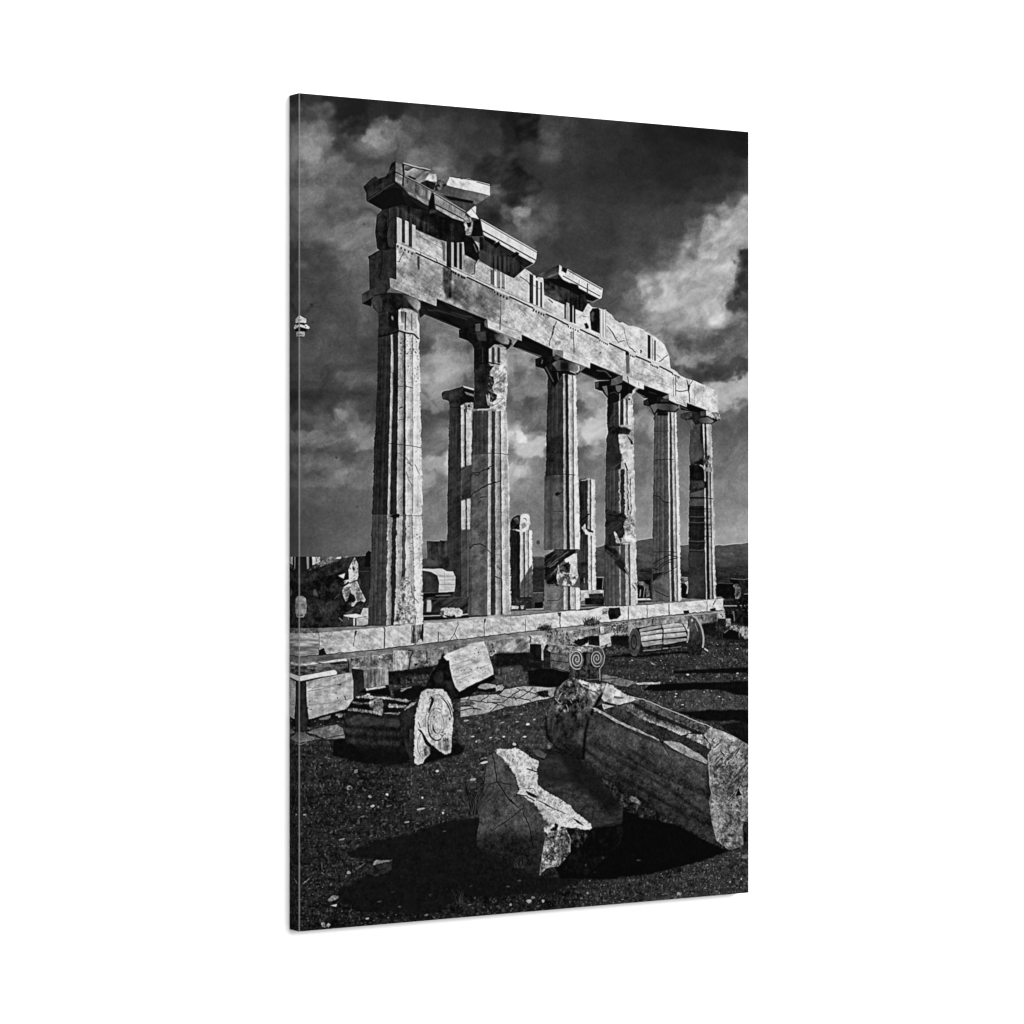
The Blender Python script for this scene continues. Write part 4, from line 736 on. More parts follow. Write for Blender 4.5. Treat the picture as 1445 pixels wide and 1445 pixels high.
def paint_soil():
    zp('p 400,845 1070,845 1070,1330 400,1330', ((700, 900, .19), (700, 1000, .195), (700, 1070, .165), (700, 1130, .135), (700, 1300, .115)), SO)
    def lum(pts, v, soft, op=.8): zp(pts, v, SO, soft=soft, op=op)
    lum('p 930,905 1057,895 1057,936 900,945', .17, 6); lum('p 920,965 1057,958 1057,1000 980,1004', .22, 7); lum('p 960,982 1040,975 1050,1000 970,1004', .27, 5)
    lum('p 640,1010 770,990 775,1055 650,1065', .24, 10); lum('p 870,930 1057,915 1057,940 880,945', .2, 8); lum('p 560,1085 680,1060 680,1110 580,1130', .2, 10); lum('p 560,1130 670,1110 660,1160 560,1170', .19, 8)
    lum('p 480,1080 620,1085 600,1110 500,1100', .18, 10); lum('p 422,1090 540,1060 600,1180 430,1290', .15, 20); lum('p 820,1245 960,1230 1057,1210 1057,1262 820,1282', .19, 8); lum('p 970,1215 1057,1195 1057,1262 930,1268', .21, 10)
    lum('V 0,830 170,800 330,800 400,1050 200,1090 0,1060', .28, 4, .9); lum('W 100,900 600,900 760,1000 300,1080', .2, 8); lum('U 300,560 480,560 420,760 200,700', .2, 6)
    lum('p 640,1120 665,1100 690,1140 660,1160', .2, 6); lum('W 60,800 330,760 330,860 100,880', .24, 4)
    # strewn stones
    pebbles('p 560,985 770,985 780,1060 690,1110 560,1110', 330, (.3, 1.1), (.3, .75), 1)
    pebbles('p 430,1075 560,1080 680,1100 640,1190 430,1300', 420, (.25, 1.), (.25, .6), 2); pebbles('p 425,1060 600,1080 650,1180 425,1310', 60, (.7, 1.7), (.35, .65), 3)
    pebbles('p 880,900 1057,880 1057,1010 900,1010', 260, (.3, 1.2), (.3, .7), 4, .5); pebbles('p 820,1240 1057,1190 1057,1262 830,1285', 430, (.3, 1.2), (.25, .6), 5, .8)
    pebbles('p 422,1270 660,1290 830,1262 830,1282 422,1316', 200, (.3, 1.2), (.25, .6), 6, .8); pebbles('p 590,1240 720,1200 830,1230 830,1275 600,1290', 140, (.3, 1.0), (.2, .45), 7, .8)
    pebbles('p 1000,1150 1057,1140 1057,1262 990,1262', 160, (.3, 1.3), (.25, .6), 8, .9)
    pebbles('p 430,1060 680,1060 680,1180 430,1310', 700, (.25, .7), (.22, .5), 31, .7); pebbles('p 560,985 770,985 780,1070 560,1110', 420, (.25, .7), (.25, .6), 32, .7); pebbles('p 860,895 1057,880 1057,1005 880,1010', 420, (.25, .7), (.22, .5), 33, .6); pebbles('p 800,1230 1057,1195 1057,1262 800,1285', 500, (.25, .7), (.22, .5), 34, .8)
    rngd = np.random.RandomState(8)
    for _ in range(90):
        x, y = rngd.uniform(425, 1050), rngd.uniform(960, 1300); s = rngd.uniform(3, 11)
        blob(x, y, s, s*.28, float(rngd.choice([.07, .08, .21, .24])), n=12, rot=rngd.uniform(-14, 4), soft=3, op=.55, wob=.25, tex=(('sp', .1), ('q', .04)))
    # drifts of grass
    rng = np.random.RandomState(5)
    for _ in range(420):
        x, y = rng.uniform(424, 1056), rng.uniform(905, 1310)
        line([(x-rng.uniform(1, 4), y+rng.uniform(-.5, 1.5)), (x+rng.uniform(1, 4), y+rng.uniform(-1.2, .4))], rng.uniform(.4, .9), rng.choice([.06, .07, .26, .3]), op=.55)
def paint_shadows():
    K = .055
    def sh(pts, soft=2., op=.93, v=K): zp(pts, v, (('f', .008), ('r', .008)), soft=soft, op=op, wob=.5)
    sh('X 270,872 800,850 1240,828 1240,900 600,905 290,912', 2); sh('X 0,1065 420,1032 800,1022 1240,1000 1240,1190 1050,1175 900,1120 600,1100 0,1135', 2)
    sh('d 625,252 1000,230 1350,228 1350,380 1250,340 900,345', 2); sh('W 500,1290 560,1230 900,1215 1445,1205 1445,1290 700,1310', 2); sh('X 650,380 900,380 1240,470 1240,510 900,490 660,420', 4, .6)
    sh('d 1050,380 1350,340 1350,600 1200,500', 3, .75)
    sh('W 40,885 340,830 480,850 1060,800 1280,780 1240,860 1000,830 500,880 350,880', 1.5); sh('W 0,1440 60,1300 260,1290 420,1340 250,1290', 2, .6)
    sh('V 400,870 640,840 930,880 930,960 800,1080 560,1075 420,1050', 2); sh('V 0,640 430,640 430,760 600,760 600,850 350,850 330,800 0,830', 3, .75)
    sh('U 0,520 450,460 520,450 480,560 300,560 0,600', 3, .75); sh('U 0,760 330,690 430,720 340,830 280,890 0,860', 3, .85)
    sh('W 120,610 330,600 340,740 130,720', 3, .8); sh('W 1280,450 1445,440 1445,560 1300,570', 3, .75)
    sh('b 0,690 130,640 400,930 700,940 820,930 840,800 1000,740 1200,800 1250,700 1350,760 1300,830 1000,900 760,950 500,940 200,900 0,840', 4, .9)
    sh('U 840,780 1060,680 1280,570 1300,620 1080,760 920,860 740,880', 2, .9)
    sh('g 405,880 600,800 850,752 1100,662 1290,650 1330,760 1445,900 1445,1190 1200,1180 1000,1300 520,1285 330,1200 350,1130 550,1030 590,930 440,915', 4, .9, .085)
    sh('e 0,980 100,920 600,1180 900,1200 1000,1180 1445,1190 1445,1180 1200,1215 1000,1200 700,1330 0,1360', 5, .85, .085)
    sh('f -260,760 0,600 330,400 370,390 480,420 800,505 1160,690 1250,722 1180,760 960,832 600,922 200,966 0,962 -180,960', 1.6, .97, .043)
def paint_ground():
    paint_soil()
    # ---------------- platform
    zp('p 598,862 700,858 900,848 1018,842 1022,846 943,851 850,856.5 715,870 598,882', .46, (('hh', .05), ('f', .03)))
    zp('p 409,888 524,883 600,878 700,868 715,870 683,873.5 541,885.5 450,893.5 409,896', ((420, 890, .42), (560, 880, .52), (700, 868, .58)), (('hh', .05), ('r', .04)))
    ris = 'p 405,894.5 450.4,893 541.8,885 555,882 621.5,878.6 683.5,873 715,870 741,868 810.7,861.6 834,860.5 850,856 913,853.8 943,851 997,846.6 1020.7,845 1020.8,861 997,862.7 944,868 887.7,875 850,878.7 819.6,882 791,885.4 741,891 715,894 683.5,898 649,902 598,908.5 555,913 542,915 464.8,923.4 450,924 405,927.5'
    zp('p 405,924 450,920 700,892 1024,858 1026,863 1009.5,866 922,872.5 850,881.5 843,887 772,895 715,901.5 683,905.5 649,909 621,914.5 565,920.5 490,929.5 405,938', ((430, 930, .36), (560, 915, .44), (800, 888, .52), (1000, 863, .5)), (('hh', .06), ('r2', .05)))
    zp('p 405,937 490,929 565,920 621,914 649,909 683,905 715,901 772,894.5 843,887 850,881.5 922,872.5 1009.5,866 1026,863 1026,874 1013,876 991,881 960,890 922,892 886,897 862,897 852,915 810.7,910 772,912 747.6,920 700,922.5 691,927 610,940 577,944.5 549,948 491,949 405,952', ((430, 940, .36), (600, 925, .48), (720, 910, .55), (1000, 870, .46)), (('r2', .13), ('r', .09), ('v', .05)), wob=.7)
    zp(ris, ((420, 910, .56), (480, 905, .68), (700, 880, .68), (830, 872, .74), (1010, 853, .74)), ST+(('hh', .05),), wob=.3)
    zp('R 35,1060 400,1050 410,1110 150,1120 35,1125', .4, ST2); zp('S 0,0 400,0 405,200 150,250 0,250', .56, (('h', .12), ('hh', .08)), soft=1, op=.9)
    for s, w in (('R 408,1100 412,1230 405,1390', .9), ('R 1232,1040 1245,1060 1240,1305', 2), ('T 240,920 225,1160', 1), ('T 575,1010 572,1135', 1.3), ('T 820,880 830,920 780,1025 720,1115', 1.1), ('T 775,1030 825,1105', 1.2), ('T 1160,850 1158,1060', 1), ('V 375,220 375,370', .9), ('V 815,150 818,320', 1.4), ('M 1235,870 1230,1040', .8), ('W 335,240 335,400', .7), ('W 570,220 572,380', .9), ('W 850,195 850,345', 1.4), ('W 1335,160 1335,290', .9), ('R 870,1080 860,1180 850,1290', .8)):
        zl(s, w, .22, jit=.35, op=.75); line([(x+w*.5+.6, y+.3) for x, y in z(s)], .8, .82, jit=.3, op=.45)
    zp('R 870,1080 895,1085 870,1160 855,1160', .25, (), soft=1); zp('R 405,1330 470,1300 510,1390 400,1400', .14, (('r', .08),), wob=.7, soft=1)
    zp('T 245,925 370,905 380,1150 340,1090 290,1165 215,1160', .45, (('v', .2), ('r', .12)), wob=.5); zp('T 365,910 385,910 380,1140 345,1080', .14, (), wob=.4); zp('T 240,1020 265,930 260,1150 225,1150', .25, (('v', .1),), soft=1, op=.7)
    zp('V 780,130 830,130 825,180 800,180', .3, (), soft=1); zp('T 1155,845 1180,840 1175,890 1158,890', .12, ()); zl('p 541,915.5 598,909 649,902.5 715,894.5 791,886 850,879 944,868.5 1020,861.5', .9, .12, op=.85, jit=.4); zl('p 409,928 450,924.5 541,916', .9, .12, jit=.4)
    zl('p 409,938 490,929.6 565,920.6 621,914.6 683,905.6 772,895 843,887.4 922,873 1020,864', .9, .66, op=.6, jit=.3)
    zp('W 70,260 220,245 240,340 190,390 90,400 70,320', .12, (('r2', .08),), wob=.7, soft=1); zp('W 0,260 90,250 60,330 0,340', .5, (('d2', .2),), soft=1); zl('W 0,330 60,290', 1, .15, jit=.4); zp('W 1030,290 1100,280 1110,320 1040,325', .1, (), wob=.5, soft=1); zp('W 1370,270 1445,250 1445,290 1370,290', .16, (), wob=.5, soft=1); zl('Q 990,1240 960,1300', 1.4, .3, soft=1)
    for s in ('V 0,250 370,190', 'V 420,300 760,250', 'V 420,160 700,300', 'V 840,170 1000,200', 'R 500,1160 850,1100', 'R 950,1170 1100,1120', 'T 0,960 180,1070', 'T 1180,980 1445,880'): zl(s, 1.2, .5, op=.5, soft=1.2, jit=.5)
    pits(z('R 900,1060 1220,1050 1220,1300 900,1330'), 10, (.3, .8), .3, 3); pits(z('V 20,480 420,450 420,640 20,640'), 26, (.4, 1.4), .16, 4); pits(z('M 200,1180 640,1150 640,1330 200,1330'), 50, (.4, 1.5), .1, 5); pits(z('W 110,470 330,460 330,600 110,600'), 40, (.4, 1.6), .12, 6); pits(z('S 780,240 1440,200 1440,420 1300,420 1280,380 820,380'), 50, (.4, 1.4), .14, 7)
    pits(z('U 210,380 600,300 560,450 210,500'), 50, (.4, 1.5), .1, 8); pits(z('U 1180,150 1445,110 1445,300 1230,330'), 40, (.5, 1.8), .12, 9); pits(z('X 600,180 940,130 940,200 640,260'), 34, (.4, 1.5), .1, 10)
    for s in ('V 20,560 90,480 130,560 100,640 40,650', 'V 250,610 310,500 330,520 280,640', 'M 1010,1110 1230,1100 1230,1200 1080,1210', 'W 120,470 240,460 230,560 150,560', 'S 1200,230 1440,200 1440,260 1250,290', 'X 620,200 760,180 740,250 650,250', 'S 380,360 620,330 600,370 420,390'): zp(s, .16, (('sp', .2), ('q', .12)), op=.55, noisy=('q', 1.2, .7), soft=1)
    for s, v in (('U 190,250 250,260 215,350 195,480', .08), ('U 415,280 430,300 430,420', .1), ('V 415,430 445,450 430,520', .1), ('M 300,1160 330,1190 320,1230', .1), ('S 775,280 785,350 782,440', .1), ('M 870,1130 870,1200', .1), ('W 650,380 640,450', .2)): zl(s, 1.8, v, jit=.4)
    zp('U 0,250 180,255 195,330 190,490 0,530', .62, ST2+(('v', .06),), wob=.4); zp('U 700,200 900,180 860,240 700,280', .42, ST2, soft=1, op=.8); zp('M 640,1170 850,1140 850,1220 640,1240', .45, (('r', .12), ('v', .06)), soft=1, op=.9); zp('M 870,1130 930,1120 930,1210 880,1215', .7, ST2, wob=.4)
    zp('V 0,480 420,440 420,600 200,660 0,640', .47, (('u', .12), ('r2', .12)), soft=1, op=.8)
    # left: step, loose slab
    zp('S 155,370 430,330 770,300 780,380 780,440 630,430 155,470', .34, (('hh', .12), ('r', .1)), wob=.4); zp('S 155,345 240,330 420,312 750,264 772,290 430,326 230,350', .68, (('r', .1),), wob=.4); zp('S 380,310 450,325 420,335', .12, ()); zp('S 550,320 770,300 770,330 560,345', .2, (('r', .08),), soft=1)
    # rock heap on the left
    zp('R 150,140 430,140 430,210 310,300 150,370', .12, ()); zp('R 248,140 282,140 280,290 255,300', .45, (('v', .06),)); zp('R 318,140 425,142 425,205 325,250', .66, ST2, wob=.4); zl('R 365,150 380,210', 1, .2)
    zp('R 155,372 310,290 420,210 470,170 560,135 600,165 650,130 700,155 770,130 800,145 500,245', .36, (('r', .16), ('r2', .1)), wob=.7); zp('R 590,140 620,165 640,140 690,140 690,165 620,170', .7, (), wob=.5)
    zp('R 150,372 500,245 780,146 862,142 905,230 910,380 1000,690 1000,720 840,800 720,880 715,1025 450,1045 150,1055', .14, (('r2', .06), ('k', .03), ('q', .04)), wob=.4)
    zp('R 170,380 500,250 780,150 700,330 420,420 180,480', .19, (('r2', .05), ('u', .04), ('q', .04)), soft=3, op=.8); zp('R 420,560 620,480 720,560 690,700 560,820 440,760', .19, (('r2', .07), ('q', .05)), soft=6, op=.7); zp('R 560,700 700,680 740,780 620,860', .2, (('r2', .07), ('q', .05)), soft=4, op=.6); zp('R 160,480 330,460 400,600 300,700 160,640', .1, (('q', .03),), soft=6, op=.7)
    zp('R 330,590 350,550 375,570 400,650 340,630', .28, (('r', .05),), soft=1.5); zl('R 600,680 680,610', 1.4, .25, soft=1); zp('R 740,860 840,810 830,860 800,880', .3, (), soft=1)
    zp('R 865,148 905,230 912,380 890,450 940,560 1005,690 985,722 940,700 890,720 850,772 820,770 815,735 875,700 860,640 800,590 772,700 745,712 700,590 715,530 800,475 780,455 735,490 725,450 790,430 780,310 830,200', .66, (('r', .14), ('r2', .1)), wob=.44)
    zp('R 860,450 920,540 990,690 940,700 880,620 850,540', .5, (('r', .2), ('q', .15)), soft=1.5, op=.7); zp('R 720,540 790,520 780,600 740,640', .46, (('r', .25), ('q', .15)), soft=1, op=.7); zp('R 800,600 860,640 868,700 820,730', .15, (('r', .1),), op=.8)
    zp('R 865,148 905,230 912,380 890,450 940,560 1005,690 985,722 890,720 820,770 740,712 700,590 730,450 790,430 780,310 830,200', .2, (('r', .08),), noisy=('r', 1.3, -.35), op=.85)
    zp('R 650,382 740,350 722,420', .68, ST2, wob=.4); zp('R 840,250 870,300 850,330 830,290', .25, (), wob=.4); zl('R 800,480 900,440', 1.6, .1, jit=.3); zl('R 700,590 780,560 820,520', .8, .3, jit=.4); zl('R 660,920 710,960', 1.4, .45, soft=1)
    zp('R 905,320 1050,315 1050,1000 905,1000', .12, DK, op=.0); zl('R 900,330 1050,325', .8, .3)
    zp('R 150,640 200,640 240,670 253,760 245,860 210,912 150,915', .5, (('r', .07), ('hh', .06)), wob=.2); zl('R 150,790 245,800', .8, .35); zp('R 150,870 200,880 210,900 150,905', .3, (), soft=1)
    zp('R 970,795 1036,795 1036,905 935,885', .66, ST); zp('R 720,885 880,867 1000,900 870,925 725,898', .72, ST, wob=.3); zp('R 715,900 842,920 842,1027 712,1022', .24, DK); zp('R 845,925 868,930 866,1030 845,1028', .74, ()); zp('R 868,930 888,930 886,1028 866,1030', .15, ()); zp('R 886,925 1036,898 1032,1005 886,1030', .6, ST); zl('R 450,1045 720,1025 1010,1025', 1.2, .07)
    zp('R 1040,1000 1445,1000 1445,1018 1000,1022', .1, (), op=.8)
    zl('R 780,900 785,945', 1.2, .5)
    # ---------------- behind the colonnade, floor of the portico
    zp('p 596,862 662,868 662,872 596,876', .1, ()); zp('T 370,510 780,495 780,560 950,560 950,780 370,800', .16, (('u', .08), ('r2', .04)))
    zp('T 370,205 640,205 760,240 795,310 780,490 580,510 370,515', .68, (('hh', .06), ('d2', .04)), wob=.3); zp('T 370,225 480,245 560,290 585,380 575,505 370,512', .2, DK, soft=.8); zp('T 630,205 720,200 755,240 680,235', .24, ())
    for y in (300, 350, 405): zl('T 585,%d 785,%d' % (y, y-4), .7, .45, op=.8)
    zl('T 650,240 660,500', .7, .5, op=.7); zl('T 580,500 780,490', 1, .8)
    zp('T 370,515 770,500 760,530 540,560 370,570', .05, ()); zl('T 540,548 730,538', .8, .55)
    zp('T 430,600 480,600 490,700 480,755 425,755', .66, (('v', .05),), soft=1.2); zl('T 490,590 720,580 940,570', .8, .3, jit=.3); zp('T 370,760 600,760 600,800 370,800', .12, ())
    zl('T 372,808 600,800', 1.3, .7); zl('T 870,795 950,780', 1.4, .66); zp('T 372,820 1200,790 1200,812 372,845', .13, (), soft=.6)
    zp('T 600,715 680,700 830,700 880,730 875,800 800,830 640,820 595,800', .66, (('r', .16), ('r2', .08)), wob=.7); zp('T 600,730 650,740 640,810 600,800', .36, ST2); zp('T 640,790 700,830 800,830 780,790 740,810', .12, (), wob=.5)
    zp('V 190,85 590,80 590,95 190,110', .12, ()); zp('V 190,0 600,0 590,75 190,85', .16, DK); zp('V 195,40 290,50 280,90 195,90', .6, ST2, wob=.5); zp('V 310,40 360,40 350,85 320,85', .66, ST2); zl('V 380,92 600,86', 1.3, .6)
    zp('M 0,690 150,690 150,880 0,890', .2, (('r2', .08),)); zp('M 40,815 140,805 140,885 40,890', .06, ()); zl('M 15,693 150,688', .9, .5); zl('M 0,900 150,895', 1.2, .6); zl('M 0,912 600,912', 1, .15)
    zp('M 625,660 920,655 920,740 625,800', .64, ST); zp('M 680,760 800,750 925,765 925,845 680,845', .09, (('r2', .06),)); zp('M 730,705 910,695 920,760 740,760', .17, (('r2', .08),), wob=.4); zp('M 625,800 680,795 680,850 625,850', .5, ()); zl('M 625,812 680,808', .8, .15); zl('M 625,830 680,828', .8, .2); zp('M 630,855 930,845 930,860 630,872', .14, ())
    zp('M 1350,770 1445,760 1445,785 1350,790', .7, ST); zp('M 1350,800 1445,795 1445,815 1350,820', .2, ()); zp('Q 0,1215 150,1212 180,1235 0,1240', .66, ()); zp('Q 0,1240 180,1240 180,1262 0,1265', .2, ()); zl('Q 560,1215 610,1218', 1, .55)
    # stumps, rubble at the far right
    zp('p 1020,848 1057,845 1057,885 1024,876', .07, (('r', .07),), wob=.5); pebbles('p 1022,850 1057,846 1057,868 1022,870', 40, (.4, 1.6), (.3, .65), 12); zl('p 1021,855 1040,855', 1.3, .6); zl('X 1040,120 1050,240', 1.5, .42, jit=.4)
    zp('X 600,190 850,150 850,210 830,300 680,270', .34, (('r', .2), ('v', .1)), wob=.6, op=.6)
    zp('X 840,208 940,208 940,312 832,300', .12, DK); zp('X 942,212 1005,212 1005,302 945,305', .46, ST2); zl('X 840,206 1000,208', .8, .45)
    zp('X 900,380 980,340 1110,380 1110,480 905,455', .05, ()); zp('X 965,325 1020,300 1150,298 1228,322 1230,478 1180,470 1150,430 1115,385 1060,355 985,345', .5, RK, wob=.6); zl('X 1110,390 1115,460', 1.4, .42); zp('X 905,385 960,350 990,350 930,395', .4, (), wob=.4)
    zl('X 830,490 1000,485 1230,490', 1.4, .24, soft=1); zl('X 420,1025 560,960 700,1020', 1.4, .24, soft=1.5); zl('X 1140,1190 1230,1180', 1, .3)
    paint_shadows()
    # ---------------- paving
    PV = (('r2', .05), ('m', .04), ('q', .06))
    zp('c 0,330 180,297 400,285 450,237 640,203 925,220 970,215 945,310 885,332 700,366 600,402 480,412 280,472 130,502 0,522', .57, PV, wob=.35); zp('c 0,370 110,350 160,390 0,410', .36, PV, soft=1)
    zp('c 750,268 905,232 890,290 940,320 830,312', .1, (('r', .05),), wob=.7); zp('c 890,245 970,222 935,312 900,300', .48, PV)
    for s, w in (('c 0,345 130,350 200,365 420,375', 1.1), ('c 370,285 480,320 600,325 720,360', 1.3), ('c 570,225 690,262 860,320', 1.2), ('c 280,335 275,380', .8), ('c 0,405 120,410 210,450', 1.2), ('c 320,370 460,412', 1.3), ('c 320,335 400,340', .8), ('c 540,310 570,350', 1.4), ('c 0,410 100,400', 1.4), ('c 205,362 285,298', 1.2), ('c 425,372 520,305 610,240', 1.2), ('c 600,322 690,268 740,214', 1.1), ('c 300,466 380,395', 1.2), ('c 0,455 120,430 190,440', 1.2), ('c 730,330 800,300', 1.1), ('c 100,300 60,350', 1)): zl(s, w, .1, jit=.5)
    pits(z('c 0,330 640,210 900,230 600,400 0,520'), 60, (.3, 1), .2, 11, .7)
    zp('W 0,1100 90,1110 215,1140 400,1190 330,1255 180,1235 60,1190 0,1180', .4, PV, wob=.4); zl('W 0,1160 150,1155 215,1140', .8, .15); zl('W 310,1250 440,1190', .8, .5, jit=.3); zp('W 420,1212 600,1200 700,1200 740,1190 735,1222 600,1228 450,1230', .6, (('r', .1),), wob=.5); zp('W 340,1260 450,1235 600,1235 520,1300 440,1340 280,1300', .22, SO, soft=1)
    # bits of paving at lower left, under the big block
    zp('S 155,1205 230,1210 290,1250 440,1285 300,1310 155,1340', .36, PV, wob=.4); zp('S 245,1205 400,1150 640,1105 710,1150 740,1280 480,1295 340,1230', .38, PV, wob=.4); zl('S 250,1210 340,1235 480,1290', 1.3, .1, jit=.4); zl('S 480,1290 560,1265 730,1235', 1, .14, jit=.3); zl('S 155,1365 250,1335', 1.4, .44)
    # ---------------- the marble block at the left edge
    zp('S 150,560 260,545 300,1050 240,1180 150,1200', .13, DK, wob=.3); zp('S 245,562 500,500 825,440 845,560 845,775 762,905 500,975 275,1037 255,860 248,690', .62, (('u', .05), ('hh', .05), ('r', .05), ('v', .03)), wob=.3)
    zp('S 150,492 610,408 640,440 630,472 400,505 150,558', .76, ST, wob=.2); zl('S 160,558 400,508 630,475', .9, .25)
    for s in ('S 260,690 500,640 830,550', 'S 270,640 500,620 650,590 840,520', 'S 300,560 560,500', 'S 270,860 560,830 840,770'): zl(s, .9, .42, op=.6, jit=.5, soft=1)
    zp('S 630,600 700,590 680,612', .15, (), wob=.4); zp('S 560,510 640,495 600,520', .4, (), soft=1); zl('S 735,740 748,790', 1.3, .15)
    for x, y in ((625, 705), (643, 765), (290, 810), (307, 912), (265, 895)): blob(405+x/9.03, 900+y/9.03, .9, .9, .15)
    zp('S 280,1040 760,905 840,800 850,900 720,960 740,1040 400,1120 250,1140', .09, (('r', .06),), wob=.5); zp('S 400,1035 500,1000 560,990 550,1030 450,1055', .42, (), wob=.6); zp('S 610,985 650,960 720,970 690,1020', .5, RK, wob=.7, op=.7); pebbles('S 200,1080 640,1020 700,1060 300,1180', 40, (.4, 1.4), (.25, .55), 14)
    # second block
    zp('S 820,390 980,410 980,650 850,715 845,560', .15, DK); zp('S 975,412 1280,388 1288,600 985,642', .46, (('v', .1), ('r2', .09), ('r', .05)), wob=.3); zp('S 825,385 1000,360 1290,380 1280,395 980,412', .55, ST2, wob=.4, op=.8); zl('S 1283,390 1290,600', .9, .66)
    zp('S 1300,430 1445,420 1445,600 1300,600', .1, (('r', .06),), soft=1.5); zp('S 960,660 1290,600 1320,740 1100,720 900,700', .07, (), soft=1.5); zp('S 1000,642 1245,605 1262,632 1012,675', .64, (('r', .12),), wob=.4)
    # ---------------- fallen drum with the carved disc
    zp('b 105,480 150,372 205,290 215,232 350,212 500,233 830,278 865,300 835,430 835,600 790,870 700,930 400,925 140,660', .11, (('r2', .03), ('q', .03)), wob=.4)
    for yy in (470, 560, 660): zp('b 125,%d 680,%d 690,%d 140,%d' % (yy, yy+40, yy+85, yy+55), .23, (('r2', .06), ('q', .05)), soft=3, op=.8-.3*(yy-470)/190)
    zp('b 150,740 800,800 790,930 300,920', .06, (), soft=8, op=.75)
    zp('b 130,470 260,420 500,460 680,470 680,540 400,520 140,490', .25, (('r', .05), ('r2', .04)), soft=3, op=.8)
    for s, v in (('b 205,236 350,222 500,240 800,276 770,300 500,262 220,248', .52), ('b 185,290 370,302 375,322 190,302', .44), ('b 365,285 440,262 500,262 512,350 505,415 490,440 480,400 430,410 380,340', .46), ('b 130,382 200,350 260,362 400,385 490,398 490,428 400,412 240,388', .48), ('b 550,322 600,308 752,330 735,356 570,345', .5), ('b 512,408 580,398 690,398 665,430', .44)):
        zp(s, v, RK, wob=.6)
    zp('b 350,205 380,210 370,225 335,220', .75, ()); zl('b 690,160 760,150 800,140', 1.2, .5, soft=1); zp('b 685,180 720,155 760,155 700,190', .5, (), soft=1)
    zp('b 860,295 880,300 840,430 835,870 780,880 690,600 700,470 740,380', .15, (('v', .03), ('r2', .03), ('q', .03)), wob=.3); zp('b 745,350 800,300 850,292 830,320 720,382', .52, ST2, wob=.3); zp('b 780,570 835,570 835,870 780,870', .2, DK, soft=1)
    zp('b 900,190 940,160 985,143 1060,148 1110,158 1160,200 1195,265 1215,340 1227,460 1222,560 1208,660 1200,812 1150,827 1080,790 1010,745 965,770 995,820 955,855 915,918 870,932 825,915 830,720 828,570 838,430 862,310', .7, (('r2', .08), ('q', .1), ('v', .03)), wob=.7)
    zp('b 1040,680 1200,640 1195,800 1060,780', .5, (('v', .18), ('r', .12)), soft=2, op=.8); zp('b 920,740 990,740 990,830 930,850', .4, (('r', .2),), soft=2, op=.8)
    def arc(cx, cy, rx, ry, a0, a1, w, v, op=.9, tw=False):
        t = np.linspace(math.radians(a0), math.radians(a1), 26)
        line(np.c_[470+(cx+np.cos(t)*rx)/7.225, 950+(cy+np.sin(t)*ry)/7.225], w, v, op=op, taper=tw)
    arc(1055, 520, 90, 165, 40, 300, 1.1, .35, .8); arc(1062, 530, 70, 140, 150, 400, .8, .45, .7); arc(1060, 560, 88, 125, 60, 200, 2.1, .08, .95, True); arc(1080, 540, 62, 80, 110, 190, 2.2, .08, .95, True); arc(1050, 500, 160, 260, 290, 350, 1.8, .12, .95, True); arc(1040, 500, 190, 290, 310, 345, 1.4, .2, .9, True)
    arc(1060, 420, 115, 200, 230, 320, .9, .3, .7); arc(1060, 510, 120, 210, 170, 250, .8, .4, .7); arc(1065, 540, 40, 70, 0, 300, .7, .5, .5); arc(930, 730, 70, 130, 120, 240, .8, .3, .8); arc(905, 720, 30, 80, 60, 300, .7, .45, .6)
    zp('b 995,232 1030,262 1020,310 1000,350 980,410 970,400 985,330 1000,280', .12, (), wob=.3); zp('b 860,565 900,580 940,640 965,690 1010,740 990,760 940,720 905,620', .08, (), wob=.3); zl('b 870,500 890,560', 1.2, .25); blob(470+1190/7.225, 950+465/7.225, 1, 2.4, .12); blob(470+1030/7.225, 950+445/7.225, 1, 1.4, .35)
    zp('b 1010,730 1080,790 1060,800 1000,780', .1, (), wob=.4); pits(z('b 1100,600 1210,600 1200,760 1100,760'), 20, (.3, 1), .2, 15, .8, 2); zl('b 845,430 838,560 835,720', 1.1, .8, op=.6)
    # ---------------- tilted block
    zp('U 640,290 722,382 722,480 790,700 842,780 820,840 740,850 640,740 430,735 400,760 440,640 480,560 560,440', .09, (('r2', .04), ('r', .03)), wob=.5); zp('U 560,510 640,530 640,640 580,660 520,620', .2, (('r', .07),), soft=3, op=.7); zp('U 660,640 740,640 760,740 700,740', .17, (), soft=3)
    zp('U 640,332 690,290 870,222 1000,165 1152,130 1205,270 1272,490 1277,556 1100,645 1000,690 842,778 792,720 742,572 722,480 715,380 680,380', .72, (('d', .03), ('hh', .06), ('r', .05), ('m', .05)), wob=.4)
    pits(z('U 680,340 1150,150 1260,540 850,760 730,520'), 90, (.25, .9), .2, 16, .85)
    for s in ('U 750,520 900,450 1080,400', 'U 780,600 1000,510 1230,430', 'U 760,500 870,455', 'U 800,650 900,600 1000,560', 'U 740,450 860,400 1000,370'): zl(s, 1, .5, op=.6, soft=1, jit=.5)
    zl('U 715,380 735,520 790,700', 1, .8, op=.6)
    zp('U 1075,720 1120,685 1190,670 1300,690 1315,720 1180,748 1090,735', .58, PV, wob=.4); zp('U 1075,730 1180,750 1300,725 1310,770 1200,790 1060,770', .1, (), soft=1); zp('U 1310,697 1395,688 1418,720 1400,755 1310,772', .62, (('r', .15),), wob=.5)
    zl('U 95,770 150,735 230,720', 1.5, .45, soft=1)
